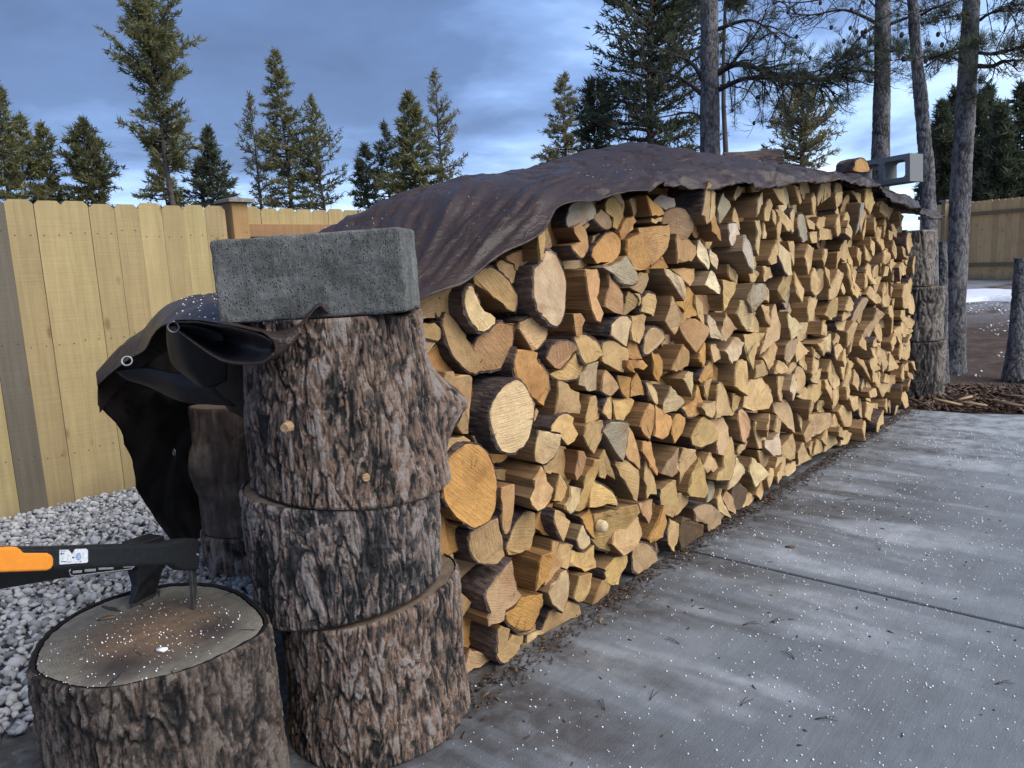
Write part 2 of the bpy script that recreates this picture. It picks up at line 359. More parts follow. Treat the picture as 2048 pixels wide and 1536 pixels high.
def mat_tarp():
    mt, t, b = material('brown_poly_tarp'); co = geoco(t)
    n = t.noise(co, 7, 6, .62, .8); n2 = t.noise(t.vmul(co, (1.5, 5, 5)), 2.2, 5, .6, .6)
    wa = t.math('SINE', t.math('MULTIPLY', t.new('ShaderNodeSeparateXYZ', {0: co}).outputs['X'], 700.))
    cr = t.new('ShaderNodeTexVoronoi', {'Vector': t.vmul(co, (6, 9, 9)), 'Scale': 1.6}, feature='DISTANCE_TO_EDGE')
    creases = t.remap(cr.outputs['Distance'], 0., .05, 1.0, 0.0)
    col = t.ramp(t.math('ADD', t.math('MULTIPLY', n, .5), t.math('MULTIPLY', t.noise(co, 3, 3, .6), .5)), [(.35, (.034, .022, .017)), (.55, (.045, .029, .023)), (.72, (.060, .041, .032))])
    scuff = t.remap(t.noise(co, 19, 6, .75, .5), .60, .72); col = t.mix(t.math('MULTIPLY', scuff, .12), col, (.13, .11, .10, 1))
    t.set(b.inputs['Base Color'], col); b.inputs['Specular IOR Level'].default_value = .32
    t.set(b.inputs['Roughness'], t.remap(n, .3, .7, .34, .44))
    bump(t, b, t.math('ADD', t.math('ADD', t.math('MULTIPLY', n, .30), t.math('MULTIPLY', n2, .8)), t.math('ADD', t.math('MULTIPLY', creases, .05), t.math('MULTIPLY', wa, .008))), .022, .7)
    return mt
def mat_block():
    mt, t, b = material('rough_concrete_block'); co = objco(t)
    n = t.noise(t.vmul(co, (85, 85, 50)), 1.0, 5, .72); n2 = t.noise(co, 6, 5, .62, .5); n3 = t.noise(co, 260, 3, .7); st = t.noise(t.vmul(co, (38, 38, 5)), 1.0, 4, .6)
    vo = t.new('ShaderNodeTexVoronoi', {'Vector': t.vmul(co, (1, 1, .55)), 'Scale': 190.}, feature='F1'); pit = t.math('MULTIPLY', t.remap(vo.outputs['Distance'], .16, .34, 1.0, 0.0), t.remap(n, .42, .56))
    v = t.math('ADD', t.math('MULTIPLY', n, .40), t.math('ADD', t.math('MULTIPLY', n2, .75), t.math('MULTIPLY', st, .25)))
    col = t.ramp(v, [(.50, (.060, .064, .058)), (.64, (.112, .116, .107)), (.76, (.18, .184, .170)), (.95, (.29, .29, .27))])
    col = t.mix(t.math('MULTIPLY', pit, .8), col, (.025, .027, .025, 1))
    t.set(b.inputs['Base Color'], col); bump(t, b, t.math('SUBTRACT', t.math('ADD', n, t.math('MULTIPLY', n3, .5)), t.math('MULTIPLY', pit, 1.2)), .006, .9); b.inputs['Roughness'].default_value = .9
    return mt
def mat_needles(name, c0, c1, c2):
    mt, t, b = material(name); at = t.new('ShaderNodeAttribute', attribute_name='tint').outputs['Fac']
    t.set(b.inputs['Base Color'], t.ramp(at, [(.0, c0), (.5, c1), (1., c2)])); b.inputs['Roughness'].default_value = .6
    if 'needles' in name:
        tr = t.new('ShaderNodeBsdfTranslucent'); t.set(tr.inputs['Color'], t.ramp(at, [(.0, c0), (.5, c1), (1., c2)])); mx = t.new('ShaderNodeMixShader', {0: .35}); t.l.new(b.outputs[0], mx.inputs[1]); t.l.new(tr.outputs[0], mx.inputs[2]); t.l.new(mx.outputs[0], t.n['Material Output'].inputs['Surface'])
    return mt
def mat_stump_top():
    mt, t, b = material('weathered_stump_face'); co = objco(t)
    sep = t.new('ShaderNodeSeparateXYZ', {0: co}); x, y = sep.outputs['X'], sep.outputs['Y']
    n = t.noise(co, 9, 4, .6, .4); d = t.math('SQRT', t.math('ADD', t.math('MULTIPLY', x, x), t.math('MULTIPLY', y, y)))
    dn = t.math('ADD', d, t.math('MULTIPLY', n, .05)); ring = t.math('SINE', t.math('MULTIPLY', t.math('ADD', d, t.math('MULTIPLY', n, .012)), 2 * math.pi / .0075))
    col = t.ramp(dn, [(.05, (.165, .110, .070)), (.15, (.135, .098, .068)), (.20, (.120, .104, .082)), (.27, (.185, .172, .142)), (.33, (.25, .230, .185))])
    pv = t.new('ShaderNodeCombineXYZ', {0: t.math('MULTIPLY', t.math('ARCTAN2', y, x), 3.0), 1: t.math('MULTIPLY', d, 2.2), 2: 0.0})
    crk = t.math('MULTIPLY', t.remap(t.noise(pv, 2.6, 3, .5), .655, .68), t.remap(d, .03, .10))
    cuts = t.math('MULTIPLY', t.remap(t.noise(t.vmul(co, (150, 9, 1)), 1.0, 2, .5), .67, .72), t.remap(d, .22, .10))
    sawm = t.noise(t.vmul(co, (16, 210, 1)), 1.0, 3, .6)
    k = t.math('ADD', t.remap(t.math('ADD', t.math('MULTIPLY', t.noise(co, 34, 5, .72), .65), t.math('MULTIPLY', sawm, .35)), .34, .66, .66, 1.24), t.math('MULTIPLY', ring, .07))
    k = t.math('MULTIPLY', k, t.math('SUBTRACT', 1.0, t.math('MULTIPLY', t.math('MAXIMUM', crk, t.math('MULTIPLY', cuts, .7)), .7))); kc = t.new('ShaderNodeCombineXYZ', {0: k, 1: k, 2: k})
    col = t.mix(1.0, col, kc, 'MULTIPLY')
    # dark wet stains beside the pith
    st = t.new('ShaderNodeVectorMath', {0: t.new('ShaderNodeVectorMath', {0: co, 1: (.13, .10, 0)}, operation='ADD').outputs[0]}, operation='LENGTH').outputs['Value']
    st2 = t.new('ShaderNodeVectorMath', {0: t.new('ShaderNodeVectorMath', {0: co, 1: (-.10, .10, 0)}, operation='ADD').outputs[0]}, operation='LENGTH').outputs['Value']
    s = t.remap(t.math('ADD', t.math('MINIMUM', st, t.math('MULTIPLY', st2, 1.15)), t.math('MULTIPLY', t.noise(co, 11, 4, .65), .12)), .08, .16, 1.0, 0.0)
    col = t.mix(t.math('MULTIPLY', s, .8), col, (.030, .024, .026, 1))
    t.set(b.inputs['Base Color'], col); bump(t, b, t.math('SUBTRACT', t.math('ADD', t.math('ADD', n, t.math('MULTIPLY', ring, .03)), t.math('MULTIPLY', sawm, .35)), t.math('MAXIMUM', crk, cuts)), .008, .8)
    return mt
M['concrete'] = mat_concrete(); M['ground'] = mat_ground(); M['stone'] = mat_stone(); M['cedar'] = mat_cedar(); M['tarp'] = mat_tarp(); M['tarp_shade'] = mat_simple('tarp_underside_shade', (.016, .013, .013), .5, 0, 20, .3); M['block'] = mat_block()  # near-black tarp inside: hood shade painted into the colour of the brown sheet
M['stump_top'] = mat_stump_top()
M['needle_olive'] = mat_needles('needles_olive', (.075, .085, .038), (.20, .20, .088), (.34, .315, .155))
M['needle_dark'] = mat_needles('needles_dark', (.038, .050, .034), (.092, .112, .064), (.19, .20, .115))
M['needle_pale'] = mat_needles('needles_pale', (.11, .11, .06), (.24, .22, .115), (.36, .32, .17))
M['twig'] = mat_simple('bare_twigs', (.055, .048, .046), .9, 0, 40, .4)
M['limb'] = mat_simple('far_limbs', (.085, .072, .062), .9, 0, 6, .4)
M['ice'] = mat_simple('ice_pellets', (.86, .88, .90), .5, 0, 30, .05)
M['snow'] = mat_simple('old_snow', (.70, .74, .80), .7, 0, 8, .12, .02)
M['chip'] = mat_needles('wood_chips', (.045, .030, .024), (.12, .075, .050), (.42, .29, .16))
M['black'] = mat_simple('black_fibreglass', (.016, .018, .020), .42, 0, 90, .25)
M['orange'] = mat_simple('orange_grip', (.78, .27, .03), .55, 0, 70, .06)
M['steel'] = mat_simple('dull_steel', (.16, .16, .16), .38, .85, 80, .3)
M['axe_head'] = mat_simple('black_coated_steel', (.022, .022, .024), .35, .3, 60, .35)
M['sticker'] = mat_simple('paper_sticker', (.60, .63, .66), .6, 0, 150, .25)
M['ink'] = mat_simple('sticker_ink', (.03, .05, .08), .6, 0, 150, .2)
M['blue_ink'] = mat_simple('blue_ink', (.10, .22, .52), .6, 0, 200, .3)
M['white_line'] = mat_simple('pale_label_print', (.38, .40, .42), .6, 0, 200, .4)
M['grommet'] = mat_simple('grommet_metal', (.42, .43, .43), .4, .7, 80, .1)
M['cap'] = mat_simple('weathered_cap', (.24, .23, .21), .8, 0, 30, .3)
# ------------------------------------------------------------------ ground
def gz(x, y=0): return -.03 + .30 * min(1, max(0, (x - 9.3) / 11.0))
def build_ground():
    xs = sorted(set([-400, -150, -60, -25, -12] + [round(-6 + .5 * i, 2) for i in range(70)] + [32, 40, 60, 100, 200, 400, 900]))
    ys = sorted(set([-400, -150, -60, -30, -16] + [round(-9 + .6 * i, 2) for i in range(36)] + [16, 24, 40, 70, 120, 250, 500, 900]))
    V = [(x, y, gz(x) + (0 if -6 < x < 7.4 and y < 5.5 else .05 * mnoise.noise((x * .5, y * .5, 0)))) for x in xs for y in ys]; n = len(ys)
    Fc = [(i * n + j, (i + 1) * n + j, (i + 1) * n + j + 1, i * n + j + 1) for i in range(len(xs) - 1) for j in range(n - 1)]
    tag(mesh_obj('ground', V, Fc, M['ground'], smooth=True), kind='structure')
build_ground()
SLAB_Y = 2.567
def build_driveway():
    dark = mat_simple('joint_dirt', (.03, .026, .024), .9, 0, 60, .4)
    d = tag(mesh_obj('driveway', box_verts(-4, 6.5, -6, SLAB_Y - .01, -.12, -.018), BOXF, dark), kind='structure')
    fx = lambda y: 6.60 + (1.55 - y) * .42
    for poly in ([(-4, -6), (3.010, -6), (3.010, SLAB_Y), (-4, SLAB_Y)], [(3.026, -6), (fx(-6), -6), (fx(1.2), 1.2), (fx(1.2) - .05, SLAB_Y), (3.026, SLAB_Y)]):
        V = [(x, y, -.10) for x, y in poly] + [(x, y, 0) for x, y in poly]; n = len(poly)
        o = mesh_obj('concrete_slab', V, [tuple(range(n))[::-1], tuple(range(n, 2 * n))] + [(i, (i + 1) % n, n + (i + 1) % n, n + i) for i in range(n)], M['concrete'], d)
        bevel(o, .007, 2)
build_driveway()
ICO = None
def ico():
    global ICO
    if ICO is None:
        p = (1 + 5 ** .5) / 2
        V = np.array([(-1, p, 0), (1, p, 0), (-1, -p, 0), (1, -p, 0), (0, -1, p), (0, 1, p), (0, -1, -p), (0, 1, -p), (p, 0, -1), (p, 0, 1), (-p, 0, -1), (-p, 0, 1)], float)
        V /= np.linalg.norm(V[0])
        T = np.array([(0, 11, 5), (0, 5, 1), (0, 1, 7), (0, 7, 10), (0, 10, 11), (1, 5, 9), (5, 11, 4), (11, 10, 2), (10, 7, 6), (7, 1, 8), (3, 9, 4), (3, 4, 2), (3, 2, 6), (3, 6, 8), (3, 8, 9), (4, 9, 5), (2, 4, 11), (6, 2, 10), (8, 6, 7), (9, 8, 1)])
        ICO = (V, T)
    return ICO
def stones(name, pts, smin, smax, mat, flat=.6, jit=.35, attr='tint'):
    V0, T0 = ico(); n = len(pts); S = rng.uniform(smin, smax, n) * rng.uniform(.7, 1.25, n)
    V = np.repeat(V0[None], n, 0) * (1 + rng.uniform(-jit, jit, (n, 12, 1)))
    V = V * np.stack([rng.uniform(.75, 1.35, n), rng.uniform(.7, 1.1, n), rng.uniform(flat * .7, flat * 1.2, n)], -1)[:, None]
    Q = rng.normal(size=(n, 4)); Q[:, 1:3] *= .35; Q /= np.linalg.norm(Q, axis=1)[:, None]
    w, x, y, z = Q.T
    Rm = np.stack([np.stack([1 - 2 * (y * y + z * z), 2 * (x * y - z * w), 2 * (x * z + y * w)], -1), np.stack([2 * (x * y + z * w), 1 - 2 * (x * x + z * z), 2 * (y * z - x * w)], -1), np.stack([2 * (x * z - y * w), 2 * (y * z + x * w), 1 - 2 * (x * x + y * y)], -1)], 1)
    V = np.einsum('nij,nkj->nki', Rm, V) * S[:, None, None] + np.asarray(pts)[:, None]
    T = T0[None] + (np.arange(n) * 12)[:, None, None]
    return tag(tri_obj(name, V.reshape(-1, 3), T.reshape(-1, 3), mat, attrs={attr: np.repeat(rng.uniform(0, 1, n), 20)}), kind='stuff')
def build_gravel():
    base = mat_simple('gravel_dust', (.11, .115, .12), .95, 0, 90, .4)
    tag(mesh_obj('gravel_bed', [(-2, SLAB_Y, -.014), (6.4, SLAB_Y, -.014), (6.4, 5.4, -.014), (-2, 5.4, -.014)], [(0, 1, 2, 3)], base), kind='structure')
    P = []
    gx, gy = np.meshgrid(np.arange(.0, 4.6, .0265), np.arange(SLAB_Y + .02, 5.05, .0265), indexing='ij')
    pts = np.stack([gx.ravel(), gy.ravel()], -1) + rng.uniform(-.016, .016, (gx.size, 2))
    pts = pts[(pts[:, 0] > .12 * pts[:, 1] - .1) & (pts[:, 0] < .95 * pts[:, 1] + .2)]
    z = .002 + .012 * rng.random(len(pts)) + .02 * vnoise(np.stack([pts[:, 0] * 3, pts[:, 1] * 3, pts[:, 0] * 0], -1))
    stones('gravel', np.stack([pts[:, 0], pts[:, 1], z], -1), .012, .0225, M['stone'])
    n = 260; a = rng.uniform(0, 6.28, n); r = np.sqrt(rng.random(n))
    x = 9.0 + 1.0 * r * np.cos(a); y = .75 + .42 * r * np.sin(a)
    stones('gravel', np.stack([x, y, np.full(n, -.02) + .012 * rng.random(n)], -1), .016, .03, M['stone'])
    # pale stones and ice crumbs lying over the forest floor
    n = 1800; x = 8.5 + 9 * rng.random(n) ** .8; y = -.6 + rng.random(n) * (4.2)
    keep = vnoise(np.stack([x * .8, y * 1.6, x * 0], -1), 5) > .42
    x, y = x[keep], y[keep]
    stones('ice_crumbs', np.stack([x, y, [gz(q) + .01 for q in x]], -1), .006, .020, M['ice'], .4)
build_gravel()
def build_snow():
    V = [(0, 0, 0)]; Fc = []; c = (17.6, 3.0); n = 40
    rings = [(.35, .10), (.65, .09), (.88, .055), (1.0, -.03)]
    for q, h in rings:
        for i in range(n):
            a = 2 * math.pi * i / n; k = q * (1 + .22 * math.sin(3 * a + 1) + .12 * math.sin(7 * a))
            x, y = c[0] + 1.25 * k * math.cos(a), c[1] + 1.55 * k * math.sin(a); V.append((x, y, gz(x) + h + .02 * mnoise.noise((x * 2, y * 2, 3))))
    V[0] = (c[0], c[1], gz(c[0]) + .1)
    Fc += [(0, 1 + i, 1 + (i + 1) % n) for i in range(n)]
    for r in range(3): Fc += [(1 + r * n + i, 1 + (r + 1) * n + i, 1 + (r + 1) * n + (i + 1) % n, 1 + r * n + (i + 1) % n) for i in range(n)]
    tag(mesh_obj('snow_patch', V, Fc, M['snow'], smooth=True), kind='structure')
build_snow()

# ------------------------------------------------------------------ fences
def picket_mesh(w, h, t, ear):
    prof = [(0, 0), (w, 0), (w, h - ear), (w - ear, h), (ear, h), (0, h - ear)]; n = 6
    V = [(x, 0, z) for x, z in prof] + [(x, t, z) for x, z in prof]
    Fc = [tuple(range(n)), tuple(range(n, 2 * n))[::-1]] + [(i, n + i, n + (i + 1) % n, (i + 1) % n) for i in range(n)]
    me = bpy.data.meshes.new('picket'); me.from_pydata(V, [], Fc); me.materials.append(M['cedar']); return me
def cedar_col(k=0.0):
    r = .86 + .26 * rnd.random(); g = rnd.uniform(-.012, .012)
    return ((.44 + k) * r, (.34 + k * .8 + g) * r, (.165 + k * .8) * r, 1)
def board(me, parent, loc, col, name='plank', rot=None):
    o = bpy.data.objects.new(name, me); o.location = loc; o.color = col
    if rot: o.rotation_euler = rot
    return link(o, parent)
def box_mesh(name, *b):
    me = bpy.data.meshes.new(name); me.from_pydata(box_verts(*b), [], BOXF); me.materials.append(M['cedar']); return me
def build_left_fence():
    FY = 5.03; PITCH = .1474
    f = tag(empty('cedar_fence', (2.9, FY, 0)), 'honey coloured cedar fence of dog eared boards behind the gravel and tarp', 'fence')
    me = [picket_mesh(.1457, 1.825, .018, .026), picket_mesh(.1457, 1.832, .018, .024), picket_mesh(.1457, 1.82, .018, .028)]
    P = lambda x, y, z: (x - 2.9, y - FY, z)
    x = 2.795 - PITCH; k = 0
    while x > .2:
        c = cedar_col(); o = None
        if k == 9: c = (.155, .135, .10, 1)
        o = board(rnd.choice(me), f, P(x, FY + rnd.uniform(-.003, .003), -.012 + rnd.uniform(-.004, .004)), c, rot=(0, rnd.uniform(-.001, .001), 0))
        if k == 9: o['label'] = 'one darker grey brown board'
        x -= PITCH; k += 1
    x = 2.985
    while x < 7.2:
        board(rnd.choice(me), f, P(x, FY + .105 + rnd.uniform(-.003, .003), -.012 + rnd.uniform(-.004, .004)), cedar_col(-.02), rot=(0, rnd.uniform(-.001, .001), 0)); x += PITCH
    for z in (1.605, .30):
        board(box_mesh('rail', 0, 4.2, 0, .04, 0, .088), f, P(2.95, FY + .062, z), (.43, .235, .10, 1), 'rail')
        board(box_mesh('rail', 0, 2.5, 0, .04, 0, .088), f, P(.28, FY + .0205, z), (.43, .27, .12, 1), 'rail')
    po = board(box_mesh('post', -.06, .06, -.02, .10, -.02, 1.835), f, P(2.885, FY - .02, 0), (.44, .27, .115, 1), 'post'); bevel(po, .004)
    zc = 1.835
    V = box_verts(-.10, .10, -.06, .14, 0, .020) + [(0, .04, .042)]
    cp = mesh_obj('post_cap', V, [(0, 3, 2, 1), (0, 1, 5, 4), (1, 2, 6, 5), (2, 3, 7, 6), (3, 0, 4, 7), (4, 5, 8), (5, 6, 8), (6, 7, 8), (7, 4, 8)], M['cap'], f)
    cp.location = P(2.885, FY - .02, zc)
build_left_fence()
def build_right_fence():
    a = np.array([24.55, 5.2]); d = np.array([-.435, -.90]); d /= np.linalg.norm(d); z0 = .26; H = 2.11
    ang = math.atan2(d[1], d[0])
    mk = lambda nm, lab, s: tag(empty(nm, (*(a + d * s), z0)), lab, 'fence' if 'fence' in nm else 'gate')
    f = mk('board_fence', 'far cedar fence of tan boards seen between the grey pine trunks', 0)
    g = mk('board_gate', 'greyer board gate at the far right end of the fence', 4.45)
    f.rotation_euler = g.rotation_euler = (0, 0, ang)
    me = [picket_mesh(.176, H, .02, .03), picket_mesh(.176, H - .01, .02, .03)]
    s = -.9
    while s < 4.38:
        c = tuple(v * q for v, q in zip(cedar_col(.22), (1.16, .96, .68, 1))) if s < 3.4 else tuple(v * q for v, q in zip(cedar_col(.22), (1.10, .96, .82, 1)))
        board(rnd.choice(me), f, (s, rnd.uniform(-.004, .004), -.02), c); s += .182
    s = .03
    while s < 3.6:
        c = cedar_col(.24); board(rnd.choice(me), g, (s, rnd.uniform(-.004, .004), -.005), (c[0] * 1.06, c[1] * .95, c[2] * .88, 1)); s += .182
    for z in (.35, 1.7): board(box_mesh('rail', 0, 5.2, 0, .05, 0, .1), f, (-.9, -.075, z), (.33, .22, .11, 1), 'rail'); board(box_mesh('rail', 0, 3.6, 0, .05, 0, .1), g, (.03, -.075, z), (.33, .24, .14, 1), 'rail')
    for s in (-.0, 4.28):
        board(box_mesh('post', -.06, .06, -.2, -.08, -.1, H + .03), f, (s, 0, 0), (.33, .25, .16, 1), 'post'); c = mesh_obj('post_cap', box_verts(-.1, .1, -.24, -.04, 0, .05), BOXF, M['cap'], f); c.location = (s, 0, H + .03)
build_right_fence()
